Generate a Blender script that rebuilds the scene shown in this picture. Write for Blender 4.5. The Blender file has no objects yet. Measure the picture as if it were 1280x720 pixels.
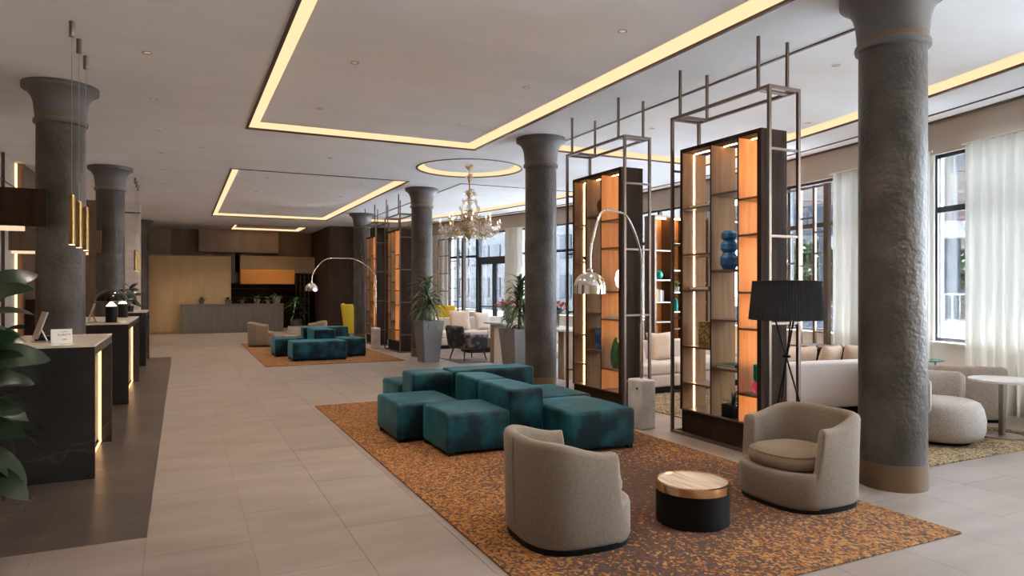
import bpy, bmesh, math, random
from mathutils import Vector, Matrix, noise
R = math.radians
random.seed(7)
S = bpy.context.scene
COL = S.collection

# ---------------------------------------------------------------- camera
CH = 1.55                      # eye height
YAW = R(25.88)                 # turned to the right of the long axis (+Y)
FPX = 853.33                   # focal length in pixels of a 1280 px wide frame
cam_d = bpy.data.cameras.new('camera'); cam = bpy.data.objects.new('camera', cam_d); COL.objects.link(cam)
cam_d.lens = 24.0; cam_d.sensor_width = 36.0; cam_d.shift_y = 2/1280; cam_d.clip_end = 300
cam.location = (0, 0, CH); cam.rotation_euler = (R(90), 0, -YAW)
S.camera = cam
CD = (math.sin(YAW), math.cos(YAW)); CR = (math.cos(YAW), -math.sin(YAW))

# ---------------------------------------------------------------- world
w = bpy.data.worlds.new('sky'); S.world = w; w.use_nodes = True
nt = w.node_tree; nt.nodes.clear()
out = nt.nodes.new('ShaderNodeOutputWorld'); bg = nt.nodes.new('ShaderNodeBackground')
tc = nt.nodes.new('ShaderNodeTexCoord'); sep = nt.nodes.new('ShaderNodeSeparateXYZ'); rmp = nt.nodes.new('ShaderNodeValToRGB')
nt.links.new(tc.outputs['Generated'], sep.inputs[0]); nt.links.new(sep.outputs['Z'], rmp.inputs[0])
rmp.color_ramp.elements[0].color = (0.86, 0.93, 1.0, 1); rmp.color_ramp.elements[1].color = (0.50, 0.72, 1.0, 1)
nt.links.new(rmp.outputs[0], bg.inputs['Color']); nt.links.new(bg.outputs[0], out.inputs[0])
bg.inputs['Strength'].default_value = 17.0

# high midday sun: it lights the pale terrace, which throws daylight up to the ceiling
sd = bpy.data.lights.new('sun', 'SUN'); sd.energy = 330.0; sd.angle = R(3); sd.color = (1, .98, .95)
so = bpy.data.objects.new('sun', sd); COL.objects.link(so); so.rotation_euler = (R(3), R(9), 0)

S.view_settings.view_transform = 'Standard'; S.view_settings.look = 'None'
S.view_settings.gamma = 1.0; S.view_settings.use_curve_mapping = False
S.view_settings.exposure = 0.4

# ---------------------------------------------------------------- geometry helpers
class MB:
    def __init__(s): s.v = []; s.f = []
    def add(s, v, f):
        n = len(s.v); s.v += [tuple(p) for p in v]; s.f += [tuple(i+n for i in q) for q in f]; return s
    def box(s, x0, x1, y0, y1, z0, z1):
        v = [(x0,y0,z0),(x1,y0,z0),(x1,y1,z0),(x0,y1,z0),(x0,y0,z1),(x1,y0,z1),(x1,y1,z1),(x0,y1,z1)]
        return s.add(v, [(0,3,2,1),(4,5,6,7),(0,1,5,4),(1,2,6,5),(2,3,7,6),(3,0,4,7)])
    def lathe(s, prof, n=24, cx=0, cy=0, cap=True):
        v = []; f = []
        for r, z in prof:
            for k in range(n):
                a = 2*math.pi*k/n; v.append((cx+r*math.cos(a), cy+r*math.sin(a), z))
        for i in range(len(prof)-1):
            for k in range(n):
                k2 = (k+1) % n
                f.append((i*n+k, i*n+k2, (i+1)*n+k2, (i+1)*n+k))
        if cap:
            f.append(tuple(reversed(range(n)))); f.append(tuple(range((len(prof)-1)*n, len(prof)*n)))
        return s.add(v, f)
    def tube(s, pts, r, n=8, cap=True):
        pts = [Vector(p) for p in pts]; m = len(pts)
        rs = r if isinstance(r, (list, tuple)) else [r]*m
        t0 = (pts[1]-pts[0]).normalized()
        up = Vector((0,0,1)) if abs(t0.z) < .9 else Vector((1,0,0))
        nrm = (up - t0*up.dot(t0)).normalized()
        v = []; f = []
        for i in range(m):
            t = (pts[min(i+1,m-1)]-pts[max(i-1,0)]).normalized()
            nrm = (nrm - t*nrm.dot(t)).normalized(); b = t.cross(nrm)
            for k in range(n):
                a = 2*math.pi*k/n
                v.append(pts[i] + (nrm*math.cos(a)+b*math.sin(a))*rs[i])
        for i in range(m-1):
            for k in range(n):
                k2 = (k+1) % n
                f.append((i*n+k, i*n+k2, (i+1)*n+k2, (i+1)*n+k))
        if cap:
            f.append(tuple(reversed(range(n)))); f.append(tuple(range((m-1)*n, m*n)))
        return s.add(v, f)
    def bar(s, a, b, w=.03): return s.tube([a, b], w*.7071, 4)
    def prism(s, poly, z0, z1):
        n = len(poly); v = [(x,y,z0) for x,y in poly]+[(x,y,z1) for x,y in poly]
        f = [tuple(reversed(range(n))), tuple(range(n,2*n))]+[(i,(i+1)%n,n+(i+1)%n,n+i) for i in range(n)]
        return s.add(v, f)
    def strip(s, line_a, line_b, z0, z1):
        """solid between two parallel plan polylines"""
        n = len(line_a); v = []
        for (ax,ay),(bx,by) in zip(line_a, line_b):
            v += [(ax,ay,z0),(bx,by,z0),(bx,by,z1),(ax,ay,z1)]
        f = []
        for i in range(n-1):
            for k in range(4):
                k2 = (k+1) % 4
                f.append((i*4+k, i*4+k2, (i+1)*4+k2, (i+1)*4+k))
        f += [(3,2,1,0), ((n-1)*4,(n-1)*4+1,(n-1)*4+2,(n-1)*4+3)]
        return s.add(v, f)
    def xf(s, M):
        s.v = [tuple(M @ Vector(p)) for p in s.v]; return s
    def mesh(s, name, smooth=False, bevel=0, seg=2, sharp=40, weld=False):
        bm = bmesh.new(); vs = [bm.verts.new(p) for p in s.v]
        for q in s.f:
            try: bm.faces.new([vs[i] for i in q])
            except ValueError: pass
        if weld: bmesh.ops.remove_doubles(bm, verts=bm.verts, dist=1e-5)
        bmesh.ops.recalc_face_normals(bm, faces=bm.faces)
        if bevel: bmesh.ops.bevel(bm, geom=list(bm.edges), offset=bevel, segments=seg, affect='EDGES', profile=.5, clamp_overlap=True)
        me = bpy.data.meshes.new(name); bm.to_mesh(me); bm.free()
        if smooth or bevel:
            me.polygons.foreach_set('use_smooth', [True]*len(me.polygons)); me.set_sharp_from_angle(angle=R(sharp))
        return me
    def build(s, name, mat, parent=None, loc=None, rz=0, **k):
        o = bpy.data.objects.new(name, s.mesh(name, **k)); COL.objects.link(o)
        o.data.materials.append(mat)
        if parent: o.parent = parent
        if loc: o.location = loc
        if rz: o.rotation_euler.z = rz
        return o

def link(name, me, parent=None, loc=(0,0,0), rot=(0,0,0), scale=None):
    o = bpy.data.objects.new(name, me); COL.objects.link(o); o.parent = parent
    o.location = loc; o.rotation_euler = rot
    if scale: o.scale = scale
    return o
def tag(o, label=None, cat=None, group=None, kind=None):
    if label: o['label'] = label
    if cat: o['category'] = cat
    if group: o['group'] = group
    if kind: o['kind'] = kind
    return o
def thing(name, label, cat, loc=(0,0,0), rz=0, group=None):
    o = bpy.data.objects.new(name, None); COL.objects.link(o); o.empty_display_size = .1
    o.location = loc; o.rotation_euler.z = rz
    return tag(o, label, cat, group)
def copy_tree(o, parent=None, loc=None, rz=None, label=None):
    c = o.copy(); COL.objects.link(c); c.parent = parent
    if loc is not None: c.location = loc
    if rz is not None: c.rotation_euler.z = rz
    if label: c['label'] = label
    for ch in list(o.children):
        if ch.type == 'LIGHT' or True: copy_tree(ch, c)
    return c
def axis_pts(h, r, m):
    a = [-h + r*k/3 for k in range(3)]
    b = [-(h-r) + 2*(h-r)*k/m for k in range(m+1)]
    return a + b + [-x for x in reversed(a)]
def soft_box(sx, sy, sz, r, m=4, puff=0, wob=0, seed=0, base=True):
    """rounded box, centre of the bottom at the origin"""
    hx, hy, hz = sx/2, sy/2, sz/2; X = axis_pts(hx,r,m); Y = axis_pts(hy,r,m); Z = axis_pts(hz,r,m)
    b = MB()
    def mp(x,y,z):
        i = Vector((max(-hx+r,min(hx-r,x)), max(-hy+r,min(hy-r,y)), max(-hz+r,min(hz-r,z))))
        d = Vector((x,y,z))-i; p = i + (d.normalized()*r if d.length > 1e-6 else Vector())
        u, v = max(0,1-(p.x/hx)**2), max(0,1-(p.y/hy)**2); wz = max(0,1-(p.z/hz)**2)
        if z > 0: p.z += puff*(u*v)**.6
        if wob:
            q = noise.noise_vector(Vector((p.x*3.1+seed*7.7, p.y*3.1, p.z*3.1)))*wob
            p += q
        p.x += (p.x/hx)*puff*.35*v*wz; p.y += (p.y/hy)*puff*.35*u*wz
        return (p.x, p.y, p.z+hz)
    def face(A, B, fn):
        n = len(b.v); na, nb = len(A), len(B)
        vs = [mp(*fn(a,c)) for a in A for c in B]
        fs = [(i*nb+j,(i+1)*nb+j,(i+1)*nb+j+1,i*nb+j+1) for i in range(na-1) for j in range(nb-1)]
        b.add(vs, fs)
    face(X,Y,lambda a,c:(a,c,hz)); face(X,Y,lambda a,c:(a,c,-hz))
    face(X,Z,lambda a,c:(a,hy,c)); face(X,Z,lambda a,c:(a,-hy,c))
    face(Y,Z,lambda a,c:(hx,a,c)); face(Y,Z,lambda a,c:(-hx,a,c))
    return b
def pillow(w, h, t, n=10):
    b = MB()
    for sgn in (1,-1):
        vs = []
        for i in range(n+1):
            for j in range(n+1):
                u = -1+2*i/n; v = -1+2*j/n
                k = (max(0,1-u**4)*max(0,1-v**4))**.55
                pin = 1-.10*(1-abs(u*v))*(max(abs(u),abs(v))**3)
                vs.append((u*w/2*pin, sgn*t/2*k, h/2+v*h/2*pin))
        b.add(vs, [(i*(n+1)+j,(i+1)*(n+1)+j,(i+1)*(n+1)+j+1,i*(n+1)+j+1) for i in range(n) for j in range(n)])
    return b
def leaf_mesh(name, L, W, bend=.3, fold=.15, n=8, full=.75):
    b = MB(); vs = []
    for i in range(n+1):
        t = i/n; wd = W/2*math.sin(math.pi*min(1,t**.8*.97+.03))**full
        a = bend*t*1.4
        x = L*t*math.cos(a*.6); z = -L*t*math.sin(a)*.8*t
        vs += [(x,-wd,z+wd*fold),(x,0,z),(x,wd,z+wd*fold)]
    fs = []
    for i in range(n):
        for k in (0,1): fs.append((i*3+k,(i+1)*3+k,(i+1)*3+k+1,i*3+k+1))
    return b.add(vs, fs).mesh(name, smooth=True, sharp=80)

# ---------------------------------------------------------------- materials
MATS = {}
def pm(name, col, rough=.5, metal=0, col2=None, nscale=4, ndet=4, stretch=None, bump=0, bscale=40, ramp=(.35,.65),
       sheen=0, trans=0, emit=None, estr=0, coat=0, world=False, alpha=None, spec=None, rand=0):
    m = bpy.data.materials.new(name); m.use_nodes = True; MATS[name] = m
    t = m.node_tree; p = t.nodes['Principled BSDF']; L = t.links.new
    p.inputs['Base Color'].default_value = (*col, 1); p.inputs['Roughness'].default_value = rough; p.inputs['Metallic'].default_value = metal
    if sheen: p.inputs['Sheen Weight'].default_value = sheen; p.inputs['Sheen Roughness'].default_value = .4
    if trans: p.inputs['Transmission Weight'].default_value = trans
    if coat: p.inputs['Coat Weight'].default_value = coat; p.inputs['Coat Roughness'].default_value = .08
    if spec is not None: p.inputs['Specular IOR Level'].default_value = spec
    if emit: p.inputs['Emission Color'].default_value = (*emit, 1); p.inputs['Emission Strength'].default_value = estr
    if col2 or bump:
        if world: g = t.nodes.new('ShaderNodeNewGeometry').outputs['Position']
        else: g = t.nodes.new('ShaderNodeTexCoord').outputs['Object']
        mp = t.nodes.new('ShaderNodeMapping'); L(g, mp.inputs[0])
        if stretch: mp.inputs['Scale'].default_value = stretch
    if col2:
        nz = t.nodes.new('ShaderNodeTexNoise'); nz.inputs['Scale'].default_value = nscale; nz.inputs['Detail'].default_value = ndet
        L(mp.outputs[0], nz.inputs['Vector'])
        r = t.nodes.new('ShaderNodeValToRGB'); r.color_ramp.elements[0].position = ramp[0]; r.color_ramp.elements[1].position = ramp[1]
        r.color_ramp.elements[0].color = (*col,1); r.color_ramp.elements[1].color = (*col2,1)
        L(nz.outputs['Fac'], r.inputs[0]); o = r.outputs[0]
        if rand:
            oi = t.nodes.new('ShaderNodeObjectInfo'); mr = t.nodes.new('ShaderNodeMapRange')
            mr.inputs['To Min'].default_value = 1-rand; mr.inputs['To Max'].default_value = 1+rand
            L(oi.outputs['Random'], mr.inputs['Value'])
            hs = t.nodes.new('ShaderNodeHueSaturation'); L(o, hs.inputs['Color']); L(mr.outputs[0], hs.inputs['Value']); o = hs.outputs[0]
        L(o, p.inputs['Base Color'])
    if bump:
        nb = t.nodes.new('ShaderNodeTexNoise'); nb.inputs['Scale'].default_value = bscale; nb.inputs['Detail'].default_value = 5
        L(mp.outputs[0], nb.inputs['Vector'])
        bp = t.nodes.new('ShaderNodeBump'); bp.inputs['Strength'].default_value = bump; bp.inputs['Distance'].default_value = .02
        L(nb.outputs['Fac'], bp.inputs['Height']); L(bp.outputs[0], p.inputs['Normal'])
    return m
def emi(name, col, strength):
    m = bpy.data.materials.new(name); m.use_nodes = True; t = m.node_tree; t.nodes.clear()
    e = t.nodes.new('ShaderNodeEmission'); o = t.nodes.new('ShaderNodeOutputMaterial')
    e.inputs[0].default_value = (*col,1); e.inputs[1].default_value = strength; t.links.new(e.outputs[0], o.inputs[0]); return m
def glass(name, tint=(1,1,1), refl=.08, rough=.02):
    """thin glass: mostly clear, mirrors a little more at grazing angles"""
    m = bpy.data.materials.new(name); m.use_nodes = True; t = m.node_tree; t.nodes.clear()
    o = t.nodes.new('ShaderNodeOutputMaterial'); mx = t.nodes.new('ShaderNodeMixShader'); a = t.nodes.new('ShaderNodeBsdfTransparent'); g = t.nodes.new('ShaderNodeBsdfGlossy')
    a.inputs[0].default_value = (*tint,1); g.inputs['Roughness'].default_value = rough
    fr = t.nodes.new('ShaderNodeFresnel'); fr.inputs[0].default_value = 1.45
    ml = t.nodes.new('ShaderNodeMath'); ml.operation = 'MULTIPLY_ADD'; ml.inputs[1].default_value = .7; ml.inputs[2].default_value = refl*.3; ml.use_clamp = True
    t.links.new(fr.outputs[0], ml.inputs[0]); t.links.new(ml.outputs[0], mx.inputs[0]); t.links.new(a.outputs[0], mx.inputs[1]); t.links.new(g.outputs[0], mx.inputs[2]); t.links.new(mx.outputs[0], o.inputs[0])
    return m
def translucent(name, col, k=.5):
    m = bpy.data.materials.new(name); m.use_nodes = True; t = m.node_tree; t.nodes.clear()
    o = t.nodes.new('ShaderNodeOutputMaterial'); mx = t.nodes.new('ShaderNodeMixShader'); a = t.nodes.new('ShaderNodeBsdfDiffuse'); g = t.nodes.new('ShaderNodeBsdfTranslucent')
    mx.inputs[0].default_value = k; a.inputs[0].default_value = (*col,1); g.inputs[0].default_value = (*col,1)
    t.links.new(a.outputs[0], mx.inputs[1]); t.links.new(g.outputs[0], mx.inputs[2]); t.links.new(mx.outputs[0], o.inputs[0]); return m
def veined(name, col, vein, rough, scale=1.3, thin=.012, coat=0):
    m = pm(name, col, rough, coat=coat); t = m.node_tree; L = t.links.new; p = t.nodes['Principled BSDF']
    g = t.nodes.new('ShaderNodeNewGeometry'); nz = t.nodes.new('ShaderNodeTexNoise'); nz.inputs['Scale'].default_value = 1.5; nz.inputs['Detail'].default_value = 6
    L(g.outputs['Position'], nz.inputs['Vector'])
    ad = t.nodes.new('ShaderNodeVectorMath'); ad.operation = 'MULTIPLY_ADD'; ad.inputs[1].default_value = (.5,.5,.5); L(nz.outputs['Color'], ad.inputs[0]); L(g.outputs['Position'], ad.inputs[2])
    vo = t.nodes.new('ShaderNodeTexVoronoi'); vo.feature = 'DISTANCE_TO_EDGE'; vo.inputs['Scale'].default_value = scale; L(ad.outputs[0], vo.inputs['Vector'])
    r = t.nodes.new('ShaderNodeValToRGB'); r.color_ramp.elements[0].color = (*vein,1); r.color_ramp.elements[1].color = (*col,1); r.color_ramp.elements[1].position = thin
    L(vo.outputs['Distance'], r.inputs[0])
    n2 = t.nodes.new('ShaderNodeTexNoise'); n2.inputs['Scale'].default_value = 2; L(g.outputs['Position'], n2.inputs['Vector'])
    mr = t.nodes.new('ShaderNodeMapRange'); mr.inputs['From Min'].default_value = .3; mr.inputs['From Max'].default_value = .7; mr.inputs['To Min'].default_value = .75; mr.inputs['To Max'].default_value = 1.25; L(n2.outputs['Fac'], mr.inputs['Value'])
    hs = t.nodes.new('ShaderNodeHueSaturation'); L(r.outputs[0], hs.inputs['Color']); L(mr.outputs[0], hs.inputs['Value']); L(hs.outputs[0], p.inputs['Base Color'])
    return m
def rug_mat(name, cx, cy, lx, ly, pale=0):
    m = pm(name, (.1,.05,.02), .95, bump=.25, bscale=180); t = m.node_tree; L = t.links.new; p = t.nodes['Principled BSDF']
    g = t.nodes.new('ShaderNodeNewGeometry')
    nz = t.nodes.new('ShaderNodeTexNoise'); nz.inputs['Scale'].default_value = 14; nz.inputs['Detail'].default_value = 3; L(g.outputs['Position'], nz.inputs['Vector'])
    ad = t.nodes.new('ShaderNodeVectorMath'); ad.operation = 'MULTIPLY_ADD'; ad.inputs[1].default_value = (.035,.035,.035); L(nz.outputs['Color'], ad.inputs[0]); L(g.outputs['Position'], ad.inputs[2])
    mp = t.nodes.new('ShaderNodeMapping'); mp.inputs['Scale'].default_value = (1.0,.85,1); L(ad.outputs[0], mp.inputs[0])
    vo = t.nodes.new('ShaderNodeTexVoronoi'); vo.inputs['Scale'].default_value = 66; L(mp.outputs[0], vo.inputs['Vector'])
    sx = t.nodes.new('ShaderNodeSeparateColor'); L(vo.outputs['Color'], sx.inputs[0])
    # large worn zones: plain brown in the middle, spotted gold outside
    big = t.nodes.new('ShaderNodeTexNoise'); big.inputs['Scale'].default_value = .55; big.inputs['Detail'].default_value = 3; L(g.outputs['Position'], big.inputs['Vector'])
    sp = t.nodes.new('ShaderNodeSeparateXYZ'); L(g.outputs['Position'], sp.inputs[0])
    def mth(op, a, b=None, c=None):
        n = t.nodes.new('ShaderNodeMath'); n.operation = op
        for i, x in enumerate((a,b,c)):
            if x is None: continue
            if isinstance(x, (int,float)): n.inputs[i].default_value = x
            else: L(x, n.inputs[i])
        return n.outputs[0]
    ex = mth('ABSOLUTE', mth('MULTIPLY', mth('SUBTRACT', sp.outputs[0], cx), 2/lx)); ey = mth('ABSOLUTE', mth('MULTIPLY', mth('SUBTRACT', sp.outputs[1], cy), 2/ly))
    edge = mth('ADD', mth('MULTIPLY', mth('MAXIMUM', ex, ey), .95), mth('MULTIPLY', mth('SUBTRACT', big.outputs['Fac'], .5), 1.6))
    prob = t.nodes.new('ShaderNodeMapRange'); prob.inputs['From Min'].default_value = .22; prob.inputs['From Max'].default_value = .85; prob.inputs['To Min'].default_value = .03; prob.inputs['To Max'].default_value = .66; L(edge, prob.inputs['Value'])
    spot = mth('LESS_THAN', sx.outputs[0], prob.outputs[0])
    gold = t.nodes.new('ShaderNodeValToRGB'); L(sx.outputs[1], gold.inputs[0])
    e = gold.color_ramp.elements
    if pale: e[0].color = (.30,.19,.08,1); e[1].color = (.42,.33,.17,1)
    else: e[0].color = (.18,.048,.009,1); e[1].color = (.40,.215,.052,1); x = e.new(.5); x.color = (.31,.115,.020,1)
    dark = t.nodes.new('ShaderNodeValToRGB'); L(sx.outputs[2], dark.inputs[0]); dark.color_ramp.elements[0].color = (.050,.025,.016,1); dark.color_ramp.elements[1].color = (.100,.045,.026,1)
    mx = t.nodes.new('ShaderNodeMix'); mx.data_type = 'RGBA'; L(spot, mx.inputs['Factor']); L(dark.outputs[0], mx.inputs[6]); L(gold.outputs[0], mx.inputs[7])
    L(mx.outputs[2], p.inputs['Base Color']); return m

M = {}
M['tile'] = pm('floor_tile', (.270,.214,.180), .36, col2=(.338,.275,.237), nscale=1.8, ndet=8, stretch=(.6,2.0,1), world=True, bump=.02, bscale=30, rand=.05)
M['grout'] = pm('grout', (.30,.265,.24), .8)
M['dark_tile'] = veined('dark_marble_tile', (.078,.060,.051), (.20,.16,.13), .30, 1.1, .008)
M['marble_dark'] = veined('dark_marble', (.022,.019,.019), (.055,.048,.042), .25, .9, .006)
M['marble_cream'] = pm('cream_marble', (.62,.52,.42), .2, col2=(.74,.66,.57), nscale=5, stretch=(1,6,1))
M['ceiling'] = pm('ceiling_plaster', (.81,.81,.81), .85, col2=(.86,.86,.86), nscale=.7, ndet=3, world=True, stretch=(1,2.5,1))
M['trim_bronze'] = pm('bronze_trim', (.085,.058,.045), .4, .5)
M['cove'] = emi('cove_light', (1,.66,.37), 1.0)
M['column'] = pm('dark_stucco', (.050,.042,.037), .42, spec=.35, col2=(.112,.096,.086), nscale=3.2, ndet=12, bump=.6, bscale=18, ramp=(.32,.70))
M['capital'] = pm('capital_plaster', (.105,.097,.094), .5, col2=(.135,.126,.121), nscale=3)
M['brass'] = pm('brushed_brass', (.19,.125,.075), .45, .6)
M['gold'] = pm('satin_gold', (.27,.17,.065), .30, 1)
M['frame'] = pm('bronze_frame', (.17,.125,.10), .38, .75)
M['walnut'] = pm('dark_walnut', (.027,.014,.0095), .65, spec=.08, col2=(.042,.023,.016), nscale=3, stretch=(6,6,.6))
M['walnut_lit'] = pm('lit_walnut', (.225,.115,.050), .55, spec=.15, col2=(.285,.155,.070), nscale=3, stretch=(8,8,.5))  # lighter copy of the walnut, lit look of inner faces put into the colour
M['shelf'] = pm('shelf_board', (.10,.06,.042), .4, col2=(.13,.08,.055), nscale=5)
M['led'] = emi('led_strip', (1,.54,.20), 78)
M['led_top'] = emi('led_top', (1,.58,.25), 36)
M['led_line'] = emi('led_line', (1,.62,.30), 14)
M['led_desk'] = emi('led_desk', (1,.56,.24), 2.0)
M['led_soft'] = emi('led_wall', (1,.64,.33), 2.0)
M['glow'] = emi('glow_panel', (1,.70,.45), .8)
M['teal'] = pm('teal_velvet', (.0006,.012,.019), .5, col2=(.010,.105,.135), nscale=4.0, ndet=12, spec=.25, sheen=.35, bump=.08, bscale=25, ramp=(.46,.74))  # lighter mottling paints the velvet's highlights into the colour
M['teal'].node_tree.nodes['Principled BSDF'].inputs['Sheen Tint'].default_value = (.12,.65,.80,1)
M['beige'] = pm('beige_weave', (.195,.150,.110), .9, col2=(.245,.193,.145), nscale=90, ndet=2, sheen=.15, bump=.12, bscale=300)
M['beige_seat'] = pm('seat_weave', (.21,.155,.10), .9, col2=(.26,.195,.13), nscale=90, ndet=2, sheen=.15, bump=.12, bscale=300)
M['black'] = pm('black_paint', (.005,.005,.006), .5, spec=.3)
M['black_frame'] = pm('black_window_frame', (.014,.017,.022), .35)
M['plinth'] = pm('dark_plinth', (.007,.006,.006), .6, spec=.15)
M['chrome'] = pm('polished_steel', (.82,.80,.77), .09, 1)
M['steel'] = pm('brushed_steel', (.42,.38,.34), .3, 1)
M['white_marble'] = pm('white_marble', (.58,.54,.50), .3, col2=(.78,.75,.72), nscale=6, ndet=8)
M['cream'] = pm('cream_linen', (.52,.43,.36), .95, col2=(.58,.49,.41), nscale=60, bump=.1, bscale=200)
M['pillow'] = pm('pillow_linen', (.55,.43,.34), .95, col2=(.61,.49,.39), nscale=50, bump=.1, bscale=160)
M['sofa_grey'] = pm('pale_grey_weave', (.52,.50,.51), .95, col2=(.66,.64,.65), nscale=70, bump=.12, bscale=220)
M['boucle'] = pm('checked_boucle', (.36,.31,.27), .95, col2=(.56,.50,.44), nscale=110, ndet=2, bump=.3, bscale=200)
M['curtain'] = translucent('linen_curtain', (.58,.56,.51), .14)
M['fascia'] = pm('fascia_plaster', (.40,.33,.27), .85, col2=(.44,.37,.305), nscale=1.2, world=True)
M['sill'] = pm('sill_paint', (.62,.58,.53), .6)
M['wallplaster'] = pm('warm_plaster', (.55,.43,.27), .8, col2=(.60,.48,.31), nscale=.9, world=True)
M['panel_beige'] = pm('beige_panel', (.54,.37,.19), .6, col2=(.60,.42,.22), nscale=1.5, stretch=(3,3,.4))
M['panel_tan'] = pm('tan_panel', (.42,.31,.22), .65, col2=(.47,.355,.26), nscale=1.5, stretch=(3,3,.4))
M['bulk_dark'] = pm('brown_panel', (.31,.225,.155), .65, col2=(.35,.26,.185), nscale=1.5, stretch=(3,3,.4))
M['grey_counter'] = pm('grey_stone', (.155,.135,.112), .5, col2=(.195,.172,.145), nscale=2.5, stretch=(6,6,.5))
M['wood_wall'] = pm('brown_wood', (.115,.062,.035), .45, col2=(.155,.088,.052), nscale=2.5, stretch=(5,5,.5))
M['wood_dark'] = pm('dark_brown_wood', (.052,.030,.022), .6, spec=.12, col2=(.075,.045,.034), nscale=2.5, stretch=(5,5,.5))
M['travertine'] = pm('travertine', (.52,.46,.40), .5, col2=(.62,.56,.50), nscale=3, stretch=(1,1,4))
M['travertine_tan'] = pm('tan_travertine', (.36,.25,.15), .5, col2=(.44,.32,.20), nscale=4, stretch=(6,6,1))
M['orange'] = pm('orange_lacquer', (.62,.24,.04), .5)
M['leaf'] = pm('leaf_green', (.022,.060,.020), .32, col2=(.045,.11,.035), nscale=6)
M['leaf_dark'] = pm('rubber_leaf', (.009,.022,.010), .34, col2=(.020,.042,.017), nscale=7)
M['leaf_drac'] = pm('dracaena_leaf', (.028,.060,.020), .4, col2=(.11,.16,.05), nscale=10)
M['bark'] = pm('bark', (.11,.08,.055), .9, col2=(.17,.13,.09), nscale=18)
M['soil'] = pm('soil', (.025,.018,.013), .95, bump=.4, bscale=60)
M['planter'] = pm('grey_planter', (.18,.172,.165), .55, col2=(.205,.197,.19), nscale=3)
M['pot_tan'] = pm('tan_pot', (.24,.17,.09), .6, col2=(.29,.21,.12), nscale=6)
M['yellow'] = pm('yellow_felt', (.55,.38,.012), .85, col2=(.60,.43,.02), nscale=20, sheen=.2)
M['cowhide'] = pm('cowhide', (.020,.016,.014), .8, col2=(.20,.155,.12), nscale=7, ndet=4, ramp=(.48,.58), sheen=.2)
M['glass'] = glass('window_glass', (.96,.98,1.0))
M['glass_vase'] = glass('vase_glass', (.88,.94,.93), .3)
M['pane_block'] = M['glass']
M['blue'] = pm('blue_glaze', (.010,.07,.20), .3, col2=(.03,.17,.36), nscale=9, bump=.35, bscale=55)
M['white'] = pm('white_paper', (.80,.77,.72), .6)
M['ink'] = pm('ink', (.03,.03,.03), .6)
M['amber_glass'] = pm('amber_glass', (.66,.45,.22), .12, trans=.4, col2=(.82,.64,.42), nscale=30)
M['clear_glass'] = pm('crystal', (.92,.86,.76), .08, trans=.5)
M['candle'] = emi('candle_bulb', (1,.75,.42), 3)
M['bulb'] = emi('lamp_diffuser', (1,.80,.52), 6)
M['lens'] = pm('downlight_lens', (.05,.045,.04), .2, emit=(1,.85,.65), estr=.35)
M['red_flower'] = pm('red_petal', (.42,.03,.012), .6, col2=(.55,.09,.03), nscale=20)
M['teal_glass'] = pm('teal_glass', (.0,.33,.27), .1, trans=.5)
M['pink_glass'] = pm('pink_glass', (.80,.12,.22), .1, trans=.5)
M['green_glass'] = pm('green_glass', (.006,.085,.035), .15, col2=(.03,.19,.075), nscale=6, stretch=(8,8,.7))
M['goldleaf'] = pm('gold_leaf_box', (.10,.06,.018), .6, .3, col2=(.42,.29,.10), nscale=36, ndet=6, bump=.6, bscale=45)
M['book'] = pm('book_cover', (.10,.11,.10), .5); M['page'] = pm('book_pages', (.66,.60,.50), .8)
M['print'] = pm('blue_seascape', (.015,.08,.24), .5, col2=(.30,.50,.68), nscale=5, ndet=8, stretch=(1,1,3), ramp=(.42,.75))
M['orange_ceramic'] = pm('orange_ceramic', (.13,.045,.018), .35, col2=(.30,.11,.04), nscale=5, stretch=(9,1,1))
M['opal'] = pm('opal_glass', (.85,.80,.70), .3, emit=(1,.8,.55), estr=1.6)
M['stone_rough'] = pm('rough_stone', (.16,.11,.08), .8, col2=(.40,.33,.26), nscale=30, bump=.5, bscale=40)
M['dark_bronze'] = pm('dark_sculpture', (.018,.014,.012), .35, .4)
M['rug_a'] = rug_mat('rug_spotted', 3.15, 4.5, 2.9, 5.0)
M['rug_b'] = rug_mat('rug_spotted_far', 2.96, 17.7, 2.87, 6.5)
M['rug_c'] = rug_mat('rug_gold', 6.9, 6.4, 2.95, 5.3, pale=1)
M['rug_d'] = pm('rug_taupe', (.20,.14,.105), .95, col2=(.27,.20,.155), nscale=9, bump=.3, bscale=150)
M['street'] = pm('street_asphalt', (.06,.06,.062), .9, col2=(.08,.08,.082), nscale=3, world=True)
M['terrace'] = pm('terrace_paving', (.50,.545,.575), .8, col2=(.55,.595,.625), nscale=2, world=True)
M['brick'] = pm('pale_brick', (.060,.048,.038), .9, col2=(.073,.060,.048), nscale=18, stretch=(1,1,6), world=True)
M['shutter'] = pm('mauve_shutter', (.030,.014,.019), .7)
M['concrete'] = pm('white_concrete', (.085,.085,.085), .8, col2=(.10,.10,.10), nscale=2, world=True)
M['blue_steel'] = pm('blue_grey_steel', (.008,.011,.016), .6, spec=.15)
M['dark_pane'] = pm('far_window_pane', (.012,.020,.030), .4, spec=.3)
M['foliage'] = pm('tree_leaf', (.008,.022,.005), .7, col2=(.03,.052,.012), nscale=5, rand=.2)
# ================================================================ SETTING
HC = 3.90                                   # ceiling height
XL = -2.76                                  # left wall
Y0, Y1 = -3.0, 30.6                         # room ends
def fx(y): return 10.12 - (y-12.2)**2/59.4  # bowed window wall
def arc(y0, y1, off=0, step=.6):
    n = max(1, int(math.ceil(abs(y1-y0)/step))); return [(fx(y0+(y1-y0)*i/n)-off, y0+(y1-y0)*i/n) for i in range(n+1)]
def struct(o): o['kind'] = 'structure'; return o

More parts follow.
